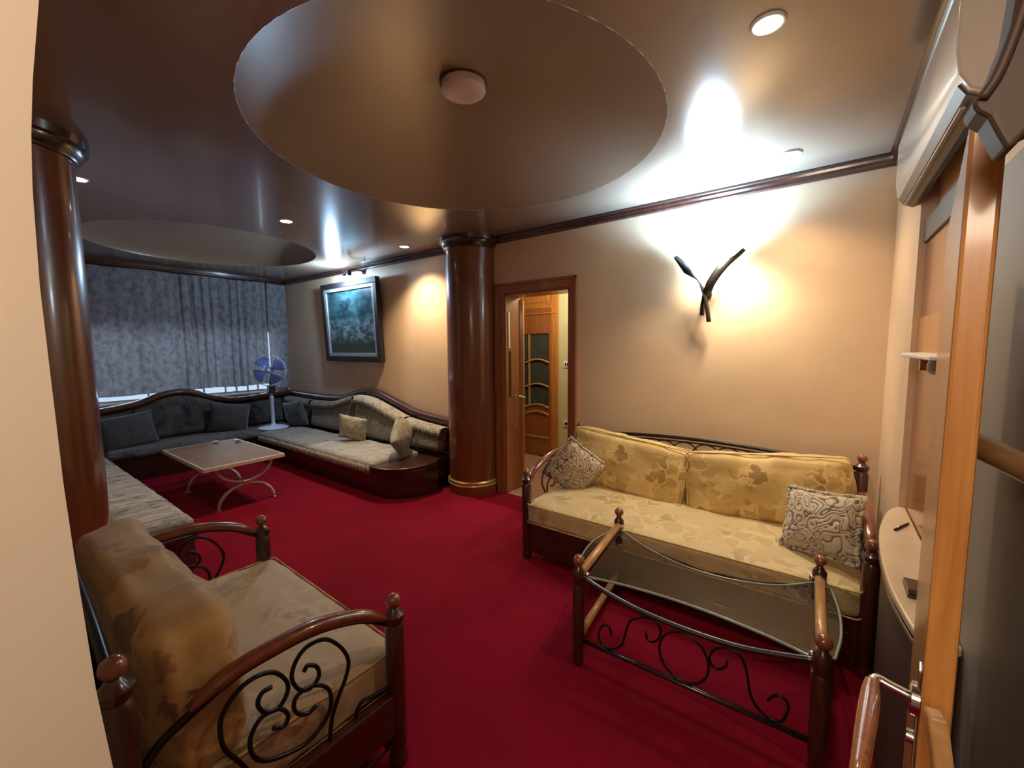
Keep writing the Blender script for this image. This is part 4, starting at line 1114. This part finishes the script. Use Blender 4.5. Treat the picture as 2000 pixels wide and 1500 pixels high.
# ------------------------------------------------------------------ open entry door leaf, seen edge-on
t = thing('entry_door', 'orange varnished wooden door leaf opened edge-on beside the console', 'door', (.14, .70, 0))
P0 = Vector((.1195, .70)); P1 = Vector((.2135, 1.38)); dr = (P1 - P0).normalized(); nr = Vector((dr.y, -dr.x))
def leafprism(a, b, c, d, z0, z1):
    q = [P0 + dr * a + nr * c, P0 + dr * b + nr * c, P0 + dr * b + nr * d, P0 + dr * a + nr * d]
    return MB().prism([(v.x, v.y) for v in q], 'z', z0, z1)
leafprism(0, .685, 0, .0285, .012, 1.80).build('leaf', 'door', t, world=True, bevel=.004)
leafprism(.01, .035, -.003, .0, .99, 1.13).build('lock_plate', 'chrome', t, world=True, bevel=.002)
c = P0 + dr * .02
hz = 1.085
rose = MB()
vs = []; nn = 24; off = [(0, .026), (-.010, .026), (-.013, .02)]
ctr = Vector((c.x, c.y, hz)); N3 = Vector((-nr.x, -nr.y, 0)); D3 = Vector((dr.x, dr.y, 0)); U3 = Vector((0, 0, 1))
for (o_, r) in [(0, .021), (.008, .021), (.011, .015), (.011, .001)]:
    for k in range(nn):
        a = 2 * PI * k / nn; vs.append(ctr + N3 * o_ + D3 * (r * math.cos(a)) + U3 * (r * math.sin(a)))
fs = [(i * nn + k, i * nn + (k + 1) % nn, (i + 1) * nn + (k + 1) % nn, (i + 1) * nn + k) for i in range(3) for k in range(nn)]
MB().add(vs, fs).build('handle_rose', 'chrome', t, smooth='auto', world=True)
pts = catmull([ctr + N3 * .008, ctr + N3 * .030 + U3 * .003, ctr + N3 * .042 + U3 * .005, ctr + N3 * .047 + U3 * .003 - D3 * .010], 5)
MB().tube(pts, [.0065] * len(pts), 12).build('handle_neck', 'chrome', t, smooth=True, world=True)
b0 = ctr + N3 * .047 + U3 * .003
pts = catmull([b0 - D3 * .008, b0 - D3 * .025 - U3 * .004, b0 - D3 * .06 - U3 * .006, b0 - D3 * .12 - U3 * .006, b0 - D3 * .19 - U3 * .006], 5)
nq = len(pts); MB().tube(pts, [.0078 + .0032 * math.sin(PI * i / (nq - 1)) - (.004 if i == nq - 1 else 0) for i in range(nq)], 14).build('door_handle', 'amber', t, smooth=True, world=True)
m = MB(); m.tube([ctr + N3 * .0 - U3 * .055, ctr + N3 * .010 - U3 * .055], .009, 14); m.build('lock_cylinder', 'chrome', t, smooth='auto', world=True)

t = thing('handrail', 'round light wood handrail end on the shade-toned wall beside the open door', 'handrail', (.30, 1.15, 1.31))
pts = catmull([(.235, 1.20, 1.356), (.252, 1.12, 1.352), (.278, 1.0, 1.344), (.285, .9, 1.338), (.285, .75, 1.335)], 5)
nq = len(pts)
MB().tube(pts, [.012, .018, .021] + [.023] * (nq - 3), 14).build('rail', 'railwood', t, smooth=True, world=True)
MB().tube([(.312, .80, 1.31), (.29, .80, 1.318)], .008, 8).build('bracket', 'chrome', t, smooth=True, world=True)
t = thing('wooden_batten', 'short slanting light wood batten at the foot of the door edge', 'batten', (.2, .5, 0))
MB().add([(0.108, 0.626, 1.142), (0.124, 0.626, 1.145), (0.128, 0.612, 1.142), (0.112, 0.612, 1.140), (.262, .46, 0), (.278, .46, 0), (.282, .445, 0), (.266, .445, 0)],
         [(0, 1, 2, 3), (7, 6, 5, 4), (0, 4, 5, 1), (1, 5, 6, 2), (2, 6, 7, 3), (3, 7, 4, 0)]).build('stick', 'railwood', t, world=True, bevel=.003)

t = thing('cornice_end', 'dark carved wood cornice end jutting out above the open door', 'cornice', (.25, .58, 1.72))
o2 = [(0.1174, 1.8494), (0.1153, 1.8190), (0.1095, 1.7943), (0.1044, 1.7776), (0.0957, 1.7624), (0.0993, 1.7545), (0.1066, 1.7472), (0.1138, 1.7291), (0.1196, 1.7160), (0.1247, 1.7197), (0.1327, 1.7312), (0.1559, 1.7421), (.309, 1.745), (.309, 2.0), (.14, 2.0), (.123, 1.93)]
MB().prism(o2, 'y', .56, .60).build('carved_block', 'brown', t, world=True, bevel=.006, segs=3)
m = MB(); m.tube(catmull([(.125, .558, 1.86), (.119, .558, 1.82), (.110, .558, 1.782), (.101, .558, 1.763)], 5), .004, 8); m.build('bead', 'brown', t, smooth=True, world=True)
